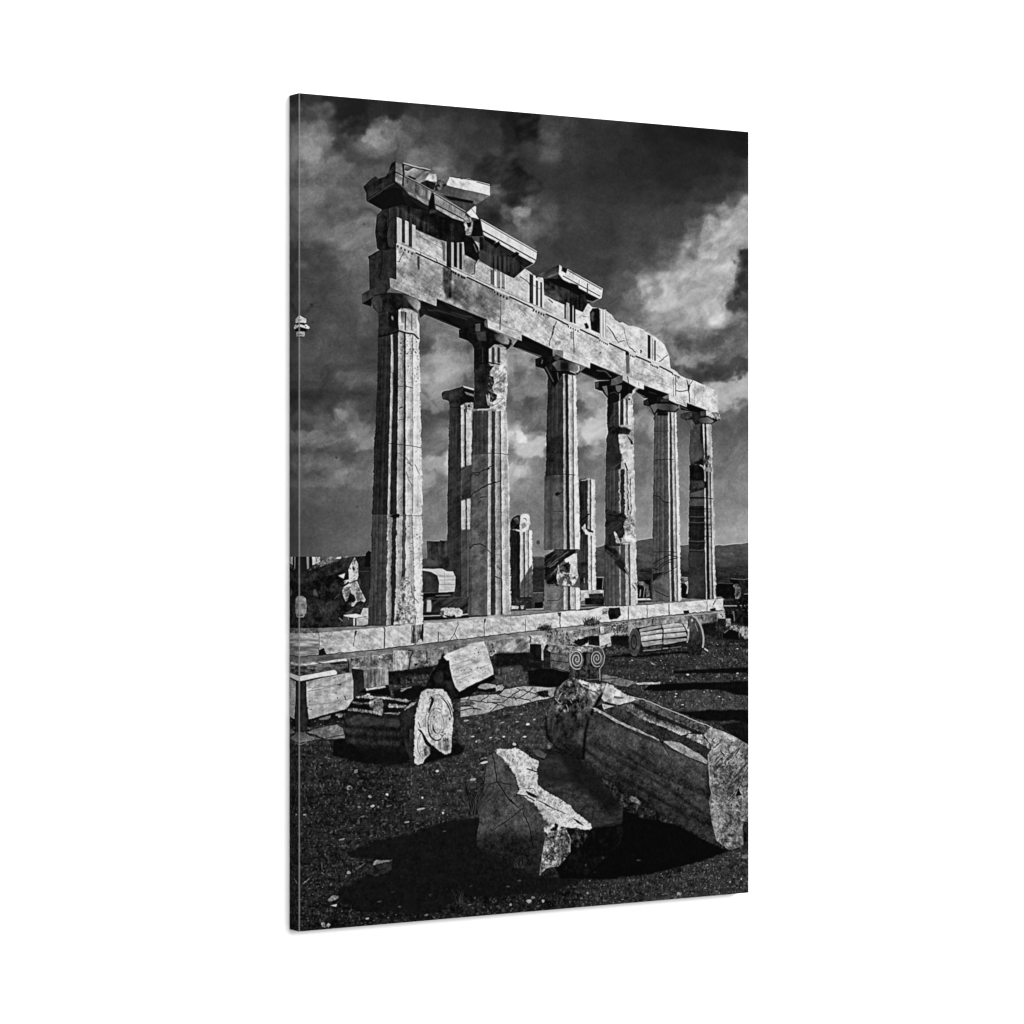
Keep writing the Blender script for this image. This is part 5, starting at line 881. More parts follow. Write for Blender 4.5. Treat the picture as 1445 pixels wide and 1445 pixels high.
    # ---------------- ionic capital
    zp('V 610,560 660,530 700,640 690,830 620,850 600,760', .13, (('r', .05),)); zp('V 580,530 640,525 600,620 605,740 578,738', .62, ST2, wob=.3); zp('V 640,600 680,560 760,525 700,640', .5, RK, soft=1)
    zp('V 685,720 700,640 780,545 960,560 940,680 935,895 700,838', .36, (('r2', .08), ('q', .06)), wob=.4); zl('V 690,740 930,770', 1, .14, soft=1); zl('V 700,650 940,680', .8, .17); zl('V 720,830 930,890', 1.2, .1)
    zp('V 900,560 1300,555 1385,640 1385,760 1330,850 1330,985 960,965 925,800', .27, (('r2', .07), ('q', .07), ('r', .04)), wob=.3)
    zp('V 940,560 1230,575 1240,640 1100,680 1000,640 960,640', .46, RK, wob=.5); zp('V 770,545 960,558 1000,600 940,640 720,625 700,640', .5, RK, soft=1.5, op=.85); zl('V 780,545 900,555 1000,565', 1.2, .6, jit=.3); zp('V 1020,860 1090,850 1200,870 1240,840 1300,860 1290,960 1020,950', .2, (('r', .08), ('q', .08)), soft=3, op=.7); zp('V 1090,560 1230,580 1220,640 1120,640', .46, (('r', .22),), wob=.6)
    zp('V 1000,640 1240,640 1330,860 1320,980 1000,960', .21, (('r', .07), ('q', .08), ('r2', .05)), wob=.3); zp('V 1105,640 1150,640 1160,780 1110,800', .09, (), soft=2); zp('V 1150,660 1200,650 1190,760 1150,800', .3, (('v', .12),), soft=1.5, op=.8)
    def spiral(cx, cy, r, turns, a0, w, v, sx=.78, sgn=1):
        t = np.linspace(0, 1, 90); a = math.radians(a0)+sgn*2*np.pi*turns*t; rr = r*(1-t)**.85
        line(np.c_[700+(cx+np.cos(a)*rr*sx)/9.03, 850+(cy+np.sin(a)*rr)/9.03], w, v)
    blob(700+1030/9.03, 850+730/9.03, 9.8, 13.4, .36, n=20, wob=.02, tex=(('r', .06),)); blob(700+1288/9.03, 850+715/9.03, 8.4, 11.8, .34, n=20, wob=.02, tex=(('r', .06),))
    spiral(1026, 728, 113, 2.3, 60, 1.5, .13, .74); spiral(1284, 715, 95, 2.2, 60, 1.4, .12, .72); spiral(1026, 728, 128, 2.5, 60, 1.4, .64, .74); spiral(1284, 715, 108, 2.4, 60, 1.3, .6, .72)
    zl('V 1230,570 1300,560 1355,600 1385,690 1370,780 1320,850 1325,1000', 1.4, .55); zl('V 985,860 1000,950', 1.2, .36, soft=1); zl('V 1150,990 1330,975', 1.2, .4); zl('V 1300,870 1295,960', 1.6, .3, soft=1); zl('V 945,610 938,720 960,800', 1.3, .6)
    zp('V 430,530 575,535 578,750 500,752 430,740', .12, DK); zp('V 1178,430 1312,425 1322,558 1180,540', .13, DK); zp('M 862,1232 1000,1208 1016,1332 872,1372', .7, (('d', .05), ('u', .05)), wob=.3); zp('M 545,1310 720,1240 730,1330 640,1370 540,1340', .07, (('r', .04),), wob=.6); zp('V 470,440 650,410 640,530 460,525', .62, ST2, wob=.5)
    zp('M 980,1340 1020,1340 1010,1375 960,1375', .6, ST2, wob=.4)
    # ---------------- fluted drum on its side, right
    zp('W 420,510 750,465 960,442 1040,458 1105,520 1110,640 1090,740 780,800 480,850', .12, (('r', .03),))
    for s, v in (('W 470,530 600,490 755,468 770,490 770,500 480,560', .6), ('W 760,468 960,443 1020,455 1050,490 780,520', .7), ('W 480,565 770,522 770,565 490,612', .66), ('W 780,520 1040,490 1075,545 780,580', .7), ('W 490,615 765,580 770,640 495,680', .66), ('W 780,590 1060,560 1080,610 780,650', .64), ('W 495,690 600,680 765,655 770,710 520,745', .56), ('W 780,655 1070,640 1080,670 800,720 775,710', .54)):
        zp(s, v, (('hh', .05), ('r', .06)), wob=.3)
    for s in ('W 475,562 770,520 1045,488', 'W 488,614 770,574 1075,548', 'W 492,684 770,645 1085,615'): zl(s, .9, .2, op=.75, soft=.8); line([(x, y-1.6) for x, y in z(s)], 1.6, .46, op=.5, soft=1.2)
    zl('W 755,465 772,560 765,640 775,800', 1.2, .12, jit=.3); zl('W 520,800 640,790 750,775', 1.3, .5, jit=.3); zl('W 770,770 840,765', 1.6, .5); zl('W 860,765 1010,745', 1.2, .4); zp('W 520,750 760,725 760,770 530,790', .2, (('r', .08),), soft=1)
    zp('W 1030,460 1080,460 1112,530 1105,640 1085,700 1070,690 1090,560', .6, ST2); zl('W 1020,450 1060,520 1085,600', 1.5, .16)
    blob(850+410/9.03, 830+690/9.03, 8.2, 19.6, .28, n=24, wob=.015, tex=(('r', .04), ('m', .03))); blob(850+402/9.03, 830+690/9.03, 4.6, 11.5, .15, n=20, wob=.02, soft=1); blob(850+402/9.03, 830+690/9.03, 3, 8, .27, n=20, wob=.03, soft=1, tex=(('r', .05),)); blob(850+403/9.03, 830+688/9.03, .8, 2.4, .06); zl('W 380,520 430,520 470,600 485,700', .8, .38, op=.7)
    zp('W 1085,410 1130,343 1185,362 1240,480 1285,620 1275,760 1230,850 1130,860 1080,790 1112,640 1112,520', ((969, 890, .26), (983, 890, .2), (990, 914, .1)), (('r2', .05), ('q', .05)), wob=.3)
    zl('W 1140,345 1200,385 1243,455 1274,540 1290,630 1288,700 1278,760', 2.5, .6); zp('W 1125,400 1150,390 1160,420 1135,430', .6, ()); zl('W 1180,450 1205,510 1215,550', 1.2, .5, soft=1); zp('W 1300,760 1350,792 1345,812 1300,782', .62, ()); zl('W 1100,420 1090,520', 1.5, .2, soft=1)
    for x, y, w in ((380, 920, 3), (745, 920, 2), (1090, 1105, 3.2), (805, 973, 1.6), (640, 960, 3), (100, 825, 1.4), (865, 1183, 2), (1100, 875, 1.6), (1180, 910, 1.2), (755, 868, 1.2), (665, 1352, 1.6), (745, 1385, 2), (930, 1385, 2.4), (845, 1320, 1.4)): blob(850+x/9.03, 830+y/9.03, w/1.7, w/3.4, .62, n=7)
    zl('W 400,905 600,930 690,985', 1.4, .28, jit=.5, soft=1); zp('W 600,930 640,950 690,985 640,975', .5, (), wob=.4)
    for x, y, w in ((835, 538, 2), (1090, 592, 3), (990, 660, 1.6), (800, 690, 1.6), (835, 780, 1.5), (990, 780, 1.5), (455, 922, 4), (235, 1003, 2), (1090, 905, 3.2), (1185, 968, 2.4), (830, 950, 2), (390, 1305, 3.4), (860, 1203, 2.6), (905, 1237, 1.8), (665, 1143, 2.4), (760, 1130, 1.8), (300, 1200, 2.6), (310, 1166, 3)): blob(920+x/9.03, 850+y/9.03, w/1.7, w/3.2, .6, n=7)
    # ---------------- great broken drum
    zp('a 90,830 110,640 160,500 200,400 260,270 340,190 430,140 500,170 620,205 780,232 800,380 720,520 620,700 590,900 560,1190 400,1160 220,1040 130,960', ((812, 955, .46), (800, 995, .33), (790, 1035, .23), (785, 1075, .1)), (('r2', .07), ('fl', .03), ('r', .03), ('q', .035)), wob=.44)
    zl('a 95,640 95,800 120,920 210,1030 330,1120', 3, .045, soft=3, op=.9); zp('a 120,650 300,640 420,800 400,1000 260,980 140,860', .24, (('r2', .07), ('fl', .04), ('q', .03)), soft=6, op=.6)
    zp('a 400,1000 560,1000 570,1190 400,1150 250,1060', .09, (('q', .03),), soft=8, op=.8)
    zp('a 200,400 340,200 440,145 520,215 640,300 620,420 640,540 560,560 470,640 390,560 300,620 220,650 190,560', .25, (('r', .2), ('r2', .13)), soft=1.5, op=.9); zp('a 240,640 420,560 540,700 500,900 250,960 150,880', .17, (('r2', .08), ('r', .05)), soft=4, op=.8)
    zp('a 200,400 340,210 450,150 520,230 600,290 560,420 400,440 300,520 220,560', .42, (('r', .2), ('q', .13), ('r2', .12)), soft=3, op=.6)
    zp('a 420,300 560,300 640,420 560,560 450,520', .2, (('r', .16), ('q', .16)), soft=3, op=.7); zp('a 130,560 260,520 330,640 240,700 120,680', .2, (('r', .1), ('q', .08)), soft=4, op=.7)
    for s in ('a 215,410 235,440 290,480', 'a 350,490 375,540 375,580', 'a 400,430 425,470', 'a 240,430 300,340', 'a 530,350 555,375'): zl(s, 1.3, .66, jit=.6, op=.7)
    zp('a 150,880 230,720 290,740 260,900 210,940', .26, (('r2', .06),), soft=1.5); zl('a 240,700 235,820', 1.4, .1, soft=1)
    zp('a 500,165 620,210 775,232 790,380 760,400 705,450 660,420 640,360 650,290 560,250 520,215', .6, (('r', .22), ('r2', .12)), wob=.9); zl('a 650,300 780,370', 1.2, .3, jit=.5); zl('a 560,230 640,260', 1.6, .2, jit=.5)
    zp('a 740,230 860,215 850,330 790,370 780,280', .42, (('r', .25),), wob=.7)
    # the fluted half
    zp('a 800,380 1445,560 1445,1445 1000,1445 700,1250 560,1190 600,900 640,700 720,530', .24, (('d', .03), ('r2', .05), ('q', .055)), wob=.4)
    zp('d 0,330 200,300 440,520 930,780 945,900 940,1000 970,1100 948,1210 975,1330 990,1445 860,1445 500,1200 0,980', .2, (('d', .025), ('r2', .05), ('q', .05)))
    zp('d 0,900 300,1060 700,1300 900,1440 500,1300 0,1040', .075, (('q', .02),), soft=10, op=.8)
    for s, v in (('a 640,760 760,860 900,960 860,1000 700,950 620,960', .23), ('a 900,950 1060,1050 1100,1180 980,1090', .22), ('d 0,620 180,780 400,880 300,870 0,720', .2), ('d 260,640 500,780 480,800 280,700', .21), ('d 420,920 640,1060 560,1020 400,950', .17)): zp(s, v+.02, (('d', .03), ('r2', .06), ('q', .05)), soft=7, op=.7)
    zl('a 800,385 745,470 690,560 640,680 610,800 585,950 575,1100 560,1200', 4.2, .045, soft=3, op=.95, jit=.4); zl('a 800,360 740,450', 2, .05)
    # long flutes running down the shaded flank: a lit arris above each hollow
    for q, r in (('p 831,1008 1000,1082 1001,1128 830,1046', ((916, 1046, .3), (905, 1070, .22), (897, 1088, .1))), ('p 830,1047 1001,1129 1009,1170 828,1075', ((917, 1089, .28), (908, 1108, .2), (900, 1125, .09))), ('p 829,1077 1009,1171 1012,1194 850,1098', ((920, 1128, .2), (905, 1152, .08)))):
        zp(q, r, (('r2', .05), ('q', .045), ('d', .02)), soft=2, op=.75)
    zp('a 620,760 740,800 900,930 860,990 700,930 610,960', .25, (('r2', .06), ('q', .05)), soft=6, op=.6); zp('d 930,800 955,1000 950,1200 900,1000', .09, (('q', .02),), soft=6, op=.6)
    zl('a 800,1445 1000,1445', 1, .1, op=.0)
    for s in ('a 640,980 900,1110 1200,1270 1445,1400', 'a 600,1060 800,1230 1000,1350', 'd 0,740 300,900 600,1080 900,1300', 'd 0,890 300,1050 700,1310', 'd 150,640 400,800'): zl(s, 3, .075, soft=4, op=.6)
    zp('a 800,390 820,370 870,215 930,240 1000,290 1110,360 1250,420 1445,480 1445,565 1330,510 1200,452 1120,475 1000,500 900,480 840,450', .68, (('u', .08), ('r', .1), ('r2', .08)), wob=.6); zp('a 960,380 1100,400 1060,420 960,410', .42, (), soft=1); zp('a 840,450 1000,490 980,505 860,490', .1, (), wob=.5); zl('a 1000,500 1160,468', 1.6, .1, jit=.4)
    zp('a 805,480 960,512 830,552', .6, ST2, wob=.4); zp('a 700,540 810,480 820,560 830,620 760,640', .17, (('r', .06),)); blob(760+720/9.03, 940+570/9.03, 2, 1.2, .5)
    zp('d 150,150 220,110 290,130 560,240 760,320 960,405 950,440 915,475 700,385 400,265', ((945, 1018, .3), (942, 1028, .7)), (('r', .07), ('d2', .04), ('q', .09)), wob=.3)
    zl('d 140,95 290,128 560,240 760,322 980,410', 1.1, .66, jit=.3); zp('d 300,170 520,250 700,330 660,340 480,270', .32, (('r', .08),), soft=2, op=.8)
    zp('d 140,160 180,155 400,262 700,392 890,472 885,495 850,475 760,470 560,385 330,295', .14, (('r', .03),), wob=.3, soft=.8)
    zp('d 0,195 60,180 140,165 330,280 560,372 740,442 775,470 660,492 480,405 280,335 90,222', ((915, 1012, .3), (912, 1022, .68)), (('r', .08), ('q', .1)), wob=.5); zp('d 690,502 770,478 860,475 960,598 965,632 830,562', .52, RK, wob=.5)
    zp('d -60,200 30,215 100,240 280,340 480,410 650,488 680,508 560,535 445,540 340,480 180,420 0,340 -60,320', .2, (('d', .02), ('r2', .05), ('q', .05)), wob=.3); zp('d 640,548 690,512 950,630 925,705 855,735', .2, (('d', .02), ('r2', .05), ('q', .05)))
    zp('d -275,195 -200,215 0,330 200,420 430,528 440,548 200,445 0,362', .54, (('r', .12),), wob=.4); zp('d 478,552 560,545 645,565 860,690 930,752 925,785 700,692 560,618', .52, (('r', .1), ('d2', .05)), wob=.4)
    zl('d 350,375 400,460 460,560 540,700', 1., .05, jit=.3); zp('d 440,535 480,540 470,570 445,565', .05, ()); zl('d 660,495 760,470 840,478', 1.4, .08, jit=.4); zl('d 450,545 560,535 650,540', .9, .3)
    zp('d 885,480 920,470 960,405 1060,440 1130,470 1240,520 1360,600 1360,1445 985,1445 995,1370 950,1210 972,1080 942,800 930,690 968,632 960,590', ((1005, 1060, .6), (1057, 1060, .42)), (('r2', .12), ('gu', .07), ('q', .09), ('qd', .06)), wob=.44)
    zp('d 960,640 1100,640 1180,900 1100,1000 960,1000', .56, (('r', .1), ('gu', .1)), soft=6, op=.5); zp('d 1100,480 1360,600 1360,700 1250,650', .4, (('gu', .18),), soft=4, op=.7); zp('d 1020,840 1260,780 1240,960 1060,920', .42, (('gu', .14), ('q', .14)), soft=5, op=.6)
    zp('f 1075,0 1425,0 1430,560 1370,682 1255,722 1150,640 1110,480 1085,300 1105,240', .44, (('r2', .1), ('q', .1), ('qd', .05)), wob=.44); zp('f 1180,560 1300,560 1350,640 1250,700 1180,650', .42, (('r', .2), ('h', .1)), soft=3, op=.8); zp('f 1380,480 1430,480 1430,620 1380,670', .12, (('r', .08),), wob=.8)
    zp('d 960,410 1240,520 1360,600 1360,1000 1000,1000 940,800 970,630', .2, (('r', .06),), noisy=('gu', 1.4, -.55), op=.75)
    zp('d 1212,1108 1245,1030 1278,1102', .05, (), wob=.3); zl('d 1345,800 1300,900 1255,1010 1200,1090 1140,1160', .9, .15, jit=.4); zl('d 1060,640 1100,700', 1.6, .15, jit=.5); pits(z('d 990,640 1340,640 1340,1300 990,1300'), 120, (.3, 1.3), .14, 17, .7, 1.3)
    zl('d 935,690 945,830 950,1000 972,1080', 1, .68, op=.6)
    zp('d 900,470 960,410 1100,465 1240,525 1200,560 1060,500 980,520', .55, (('r', .16), ('gu', .1)), soft=2, op=.7)
    # gravel seen between the stones
    zp('f 168,105 260,160 350,222 430,262 525,320 450,400 350,385 330,330 290,265 210,180', .14, (('r', .13), ('f', .07)), wob=.6); zp('f 415,262 460,270 525,318 500,335 430,310', .36, (('r', .15),), wob=.6); zp('f 480,430 620,412 720,450 810,492 740,492 620,462 510,450', .17, (('r', .1), ('f', .06)), soft=1.5); pebbles('f 200,140 480,330 380,390 300,270', 40, (.3, .9), (.3, .5), 20)
    # ---------------- boulder in front
    zp('e 505,105 720,98 800,160 990,200 1100,330 1320,600 1315,725 1055,770 870,580 600,400 590,300 605,210', .19, (('hh', .03), ('r2', .04), ('r', .02)), wob=.5); zp('e 560,420 900,420 1250,640 1050,720 860,570', .22, (('hh', .04), ('r2', .05), ('q', .05)), soft=8, op=.7); zp('e 600,300 900,300 1000,400 700,380', .1, (), soft=6, op=.6)
    zp('e 760,100 1000,200 1330,610 1180,640 950,420 800,220', .075, (('q', .02),), soft=14, op=.75)
    zp('e 1055,772 1310,720 1320,800 1300,900 1000,1190 800,1120 900,960', .06, (('r', .03), ('r2', .02)), wob=.5); zl('e 1060,765 1180,755 1310,725', 2.2, .17, soft=2, jit=.6)
    zp('e 170,150 215,150 225,110 320,215 392,310 432,460 560,560 650,700 665,850 612,1180 350,1240 80,930 75,860 110,620 140,400', ((690, 1070, .29), (700, 1150, .28), (710, 1220, .17)), (('r2', .05), ('k', .02), ('q', .05)), wob=.4)
    zp('e 240,400 420,500 540,760 480,860 300,700', .33, (('r2', .06), ('q', .05)), soft=7, op=.6)
    zp('e 75,850 640,800 620,1180 350,1240 90,940', .1, (('q', .03),), soft=20, op=.65)
    zp('e 20,880 250,1030 430,1110 612,1195 640,1260 300,1330 20,1150', .09, (('f', .02),), soft=9, op=.9)
    for s, w in (('e 215,150 230,250 250,380 330,500 350,530 430,600', 1.4), ('e 250,380 370,405', 1.2), ('e 180,400 250,385', .9), ('e 480,600 380,680 200,800', 1.1), ('e 470,640 530,780 560,950', 1.4), ('e 350,530 400,570', 2)): zl(s, w, .05, jit=.4)
    zp('e 222,112 330,100 440,100 512,150 540,180 606,208 598,250 585,292 602,325 590,400 650,445 780,525 870,580 950,662 1050,748 1052,782 1000,795 880,772 800,762 760,790 712,782 650,690 560,560 505,530 430,490 412,485 440,445 392,310 320,215', .7, (('r', .06), ('r2', .09), ('q', .12)), wob=.7)
    zp('e 490,455 530,470 600,515 560,515 510,490', .14, (), wob=.4); zp('e 600,540 650,560 720,600 850,660 800,640 680,590', .09, (), wob=.4); zp('e 885,685 940,710 990,755 930,730', .09, (), wob=.4); zl('e 412,485 500,500 570,545', 1.5, .15, jit=.4); zl('e 500,270 590,295', 1.6, .12, jit=.5); zl('e 780,560 810,540', 1, .2); zl('e 480,440 560,440 575,470', .9, .3, jit=.5)
    zp('e 240,130 300,180 390,310 435,450 400,330 320,220', .3, (('r', .1),), soft=2, op=.6); zp('e 560,560 660,600 760,720 700,760 640,680', .55, (('r', .2),), wob=.8, op=.8)
    zp('e 225,112 440,100 600,210 590,400 870,580 1050,770 780,760 650,690 430,490 390,310', .3, (('r', .08),), noisy=('r', 1.3, -.75), op=.6)
    pits(z('e 300,120 500,150 580,300 560,400 1000,770 700,720 420,430'), 110, (.25, .9), .3, 18, .7)
    zp('e 655,860 690,830 760,790 830,770 880,870 872,975 800,1070 770,1100 660,1120 610,1182 625,1060', .36, (('r', .1), ('q', .2), ('r2', .1), ('fl', .05)), wob=.44)
    zp('e 800,790 880,870 860,980 800,1060 790,900', .26, (('q', .18),), soft=3, op=.7); zp('e 650,700 760,740 800,770 760,800 690,830 650,800', .5, (('r', .28),), wob=1.); zp('e 870,775 1000,790 1040,790 980,900 920,950 880,900', .14, (('r', .16), ('r2', .06)), wob=1); zp('e 690,790 740,770 730,720 770,740 760,800', .12, (), wob=.6)
    zl('e 665,850 640,960 612,1170', 1, .5, op=.6)
    zp('e 545,108 610,108 672,148 650,182 590,165', .3, (('r', .05),), wob=.3); zp('e 590,170 650,185 690,170 640,200', .06, (), soft=1)
    zp('c 700,820 900,760 970,830 860,845 720,845', .26, (('r', .12),), wob=.5)
    # ---------------- loose stones and plants in the foreground
    for s, v in (('g 550,1022 590,945 640,925 722,930 712,1000 640,1030 600,1045', .19), ('g 378,1092 410,1070 440,1068 435,1105 400,1115', .12), ('g 930,1200 960,1165 990,1160 970,1200', .15), ('g 520,835 560,825 570,838 530,845', .16)): zp(s, v, (('r', .05), ('r2', .04)), wob=.5)
    zp('g 575,975 600,935 640,935 722,930 690,945 630,955', .46, (('r', .1),), wob=.6); zp('g 265,1212 310,1175 355,1172 345,1195 300,1215', .36, RK, wob=.5); zp('g 290,1242 340,1230 335,1250', .62, (), wob=.4); zp('g 230,1356 256,1356 264,1392 240,1386', .42, ST2, wob=.4); zp('g 264,1380 280,1358 297,1372 282,1390', .52, ST2, wob=.4)
    for x, y, rx, ry, v in ((425, 440, 20, 16, .46), (470, 330, 14, 15, .46), (565, 502, 13, 11, .5), (580, 566, 16, 9, .56), (680, 487, 10, 9, .6), (910, 586, 26, 8, .6), (1060, 612, 9, 9, .66), (375, 792, 20, 6, .5), (692, 565, 20, 6, .36), (420, 1018, 13, 13, .5), (920, 508, 8, 8, .6), (515, 637, 14, 6, .4), (120, 625, 12, 6, .42), (545, 1330, 14, 7, .52), (945, 1308, 14, 7, .4), (125, 1080, 12, 5, .46), (1340, 270, 26, 8, .66), (1335, 242, 26, 6, .4), (1020, 328, 12, 8, .6), (815, 675, 20, 6, .5), (1240, 1237, 14, 5, .34), (630, 1215, 20, 7, .2), (765, 1250, 14, 6, .2), (720, 1150, 14, 6, .17), (1070, 737, 14, 5, .24), (490, 572, 12, 7, .42), (620, 572, 8, 8, .4), (1265, 385, 26, 10, .5), (1100, 1130, 20, 5, .14), (820, 930, 12, 5, .16), (1250, 1110, 16, 6, .14), (1310, 1130, 12, 6, .14)):
        blob(405+x/4.817, 1020+y/4.817, rx/4.817, ry/4.817, v, n=9, rot=-12, tex=(('r', .07),))
    blob(405+428/4.817, 1020+444/4.817, 2.2, 1.6, .2, n=8)
    for x, y, rx, ry, v in ((440, 720, 16, 10, .74), (685, 595, 22, 15, .7), (650, 720, 20, 9, .66), (125, 718, 20, 8, .7), (305, 730, 16, 8, .6), (550, 795, 20, 14, .62), (60, 555, 30, 8, .55), (160, 770, 10, 10, .6), (620, 490, 18, 8, .5), (750, 545, 14, 9, .55), (575, 567, 22, 8, .5), (430, 575, 22, 8, .5)): blob(650+x/7.225, 940+y/7.225, rx/7.225, ry/7.225, v, n=8, rot=-5)
    zl('g 480,990 530,955', 1, .4); zl('g 110,1095 150,1060', 1.2, .45)
    for x, y, rx, ry, v in ((520, 1395, 26, 18, .52), (640, 1395, 14, 14, .5), (555, 1365, 18, 12, .42), (965, 1372, 14, 8, .45), (1020, 1327, 10, 10, .45), (440, 1220, 18, 10, .24), (340, 1270, 18, 8, .2), (1005, 1090, 12, 14, .16), (1145, 1020, 14, 10, .13), (1080, 1150, 12, 8, .15), (365, 1425, 12, 14, .4)): blob(660+x/6.02, 1040+y/6.02, rx/6.02, ry/6.02, v, n=8, tex=(('r', .07),))
    for x, y, rx, ry, v in ((885, 1015, 22, 18, .36), (830, 1090, 16, 12, .5), (1395, 775, 30, 18, .36), (1325, 990, 16, 20, .36), (1265, 990, 8, 10, .45), (55, 1085, 10, 10, .4), (1360, 965, 8, 12, .5), (435, 765, 20, 6, .12), (490, 808, 20, 8, .16), (180, 785, 18, 10, .12), (40, 850, 8, 12, .18)): blob(820+x/6.02, 1080+y/6.02, rx/6.02, ry/6.02, v, n=8, tex=(('r', .08),))
    tuft(668, 1150, 60, 46, 7, .06, 1); tuft(672, 1150, 24, 40, 8, .3, 2, .5); tuft(735, 1225, 26, 16, 10, .26, 3, .5); tuft(650, 1276, 9, 22, 5, .3, 4, .5); tuft(770, 890, 26, 8, 8, .12, 5); tuft(832, 884, 40, 14, 9, .13, 6); tuft(835, 884, 16, 13, 10, .5, 7, .5); tuft(766, 891, 18, 12, 9, .2, 8, .5); tuft(740, 1222, 20, 14, 9, .05, 9)
    zp('M 60,1150 160,1095 230,1110 210,1160 100,1175', .14, (('r', .12),), wob=1, op=.8); zp('M 660,1080 760,1010 880,1060 860,1090 700,1110', .2, (('r', .15),), wob=1, op=.7)
def paint_pavilion():
    # the little carved fragment that hangs in the sky at the very edge of the print
    k = (400, 400, 14.45)
    def q(s, v, **kw): poly([(k[0]+float(a.split(',')[0])/k[2], k[1]+float(a.split(',')[1])/k[2]) for a in s.split()], v, (('r', .05),), **kw)
    q('320,640 345,655 385,680 420,700 465,720 468,800 430,810 320,800', .7, wob=.3); q('320,795 425,800 420,850 320,850', .14); q('320,830 380,840 420,860 460,825 490,850 535,890 530,920 480,935 320,880', .68, wob=.3)
    q('320,880 400,900 480,925 510,930 440,985 320,970', .07); q('320,975 430,985 440,1040 425,1085 380,1080 320,1070', .55, wob=.3); q('320,1075 375,1080 345,1120 320,1125', .1); q('340,735 365,735 360,755 340,750', .4); q('430,860 470,880 450,900', .3); q('330,1020 380,1030 360,1060 330,1050', .3)
    for x, y in ((585, 460), (590, 800), (485, 560)): blob(k[0]+x/k[2], k[1]+y/k[2], 2.2, 2.2, .2, soft=2, op=.5)
    for x, y in ((759.5, 765.5),): blob(x, y, 2.8, 3.2, .24, n=12, soft=2, op=.8, wob=.05)
    for x, y, o in ((504, 715, .35), (475, 646, .45), (514, 316, .3), (440, 430, .4), (992, 518, .3), (1049, 262, .35), (520, 580, .3)): blob(x, y, 1.9, 1.9, .14, n=10, soft=2, op=o)
def finish():
    # printing curve of the stone parts (the sky keeps its own), then film grain
    d = np.clip(np.abs(blur(INK-SKYCOPY, 1))*60, 0, 1)
    c = np.interp(INK, [0, .06, .14, .22, .3, .4, .5, .6, .7, .8, .95], [.02, .05, .132, .213, .295, .41, .53, .655, .775, .87, .96])
    v = INK*(1-d)+c*d
    v = v+.55*(v-blur(v, 2))*np.clip(d+.25, 0, 1)
    v = v+.22*(v-blur(v, 7))*np.clip(d+.15, 0, 1)
    g = noise(2.2, seed=41, octv=2, gain=.9); g2 = noise(4, seed=42, octv=2)
    w = np.clip(v*2.2, .25, 1)*np.clip((1.15-v)*1.6, .3, 1)
    v = v+(.03*g+.016*g2)*w
    INK[:] = np.clip(v, .035, .95)
# ---------------------------------------------------------------- paint the print
paint_sky(); paint_far(); paint_back(); paint_ground(); paint_columns(); paint_capitals(); paint_entablature(); paint_pavilion(); finish()
def print_image(name, a):
    h, wd = a.shape
    im = bpy.data.images.new(name, wd, h, alpha=False, float_buffer=False)
    im.colorspace_settings.name = 'sRGB'
    p = np.ones((h, wd, 4), np.float32); p[..., :3] = np.clip(a, 0, 1)[::-1, :, None]
    im.pixels.foreach_set(p.ravel()); im.update(); im.pack()
    return im
def print_material(name, im, line=False):
    m = bpy.data.materials.new(name); m.use_nodes = True; nt = m.node_tree; N_ = nt.nodes; L_ = nt.links
    b = N_['Principled BSDF']; b.inputs['Roughness'].default_value = .95; b.inputs['Specular IOR Level'].default_value = 0
    uv = N_.new('ShaderNodeUVMap'); uv.uv_map = 'print'
    t = N_.new('ShaderNodeTexImage'); t.image = im; t.interpolation = 'Cubic'; t.extension = 'EXTEND'
    L_.new(uv.outputs[0], t.inputs[0])
    # woven cloth: two crossed thread waves lift the surface and thin the ink a little
    co = N_.new('ShaderNodeTexCoord'); wa = []
    for d in ('X', 'Z') if not line else ('Y', 'Z'):
        k = N_.new('ShaderNodeTexWave'); k.bands_direction = d; k.inputs['Scale'].default_value = 280; k.inputs['Distortion'].default_value = 1.2; k.inputs['Detail'].default_value = 1
        L_.new(co.outputs['Object'], k.inputs['Vector']); wa.append(k)
    mx = N_.new('ShaderNodeMath'); mx.operation = 'MULTIPLY'; L_.new(wa[0].outputs['Fac'], mx.inputs[0]); L_.new(wa[1].outputs['Fac'], mx.inputs[1])
    mr = N_.new('ShaderNodeMapRange'); mr.inputs[3].default_value = .965/LIGHT; mr.inputs[4].default_value = 1.075/LIGHT; L_.new(mx.outputs[0], mr.inputs[0])
    vm = N_.new('ShaderNodeVectorMath'); vm.operation = 'SCALE'; L_.new(t.outputs[0], vm.inputs[0]); L_.new(mr.outputs[0], vm.inputs['Scale'])
    L_.new(vm.outputs[0], b.inputs['Base Color'])
    bp = N_.new('ShaderNodeBump'); bp.inputs['Strength'].default_value = .08; bp.inputs['Distance'].default_value = .0002; L_.new(mx.outputs[0], bp.inputs['Height']); L_.new(bp.outputs[0], b.inputs['Normal'])
    return m
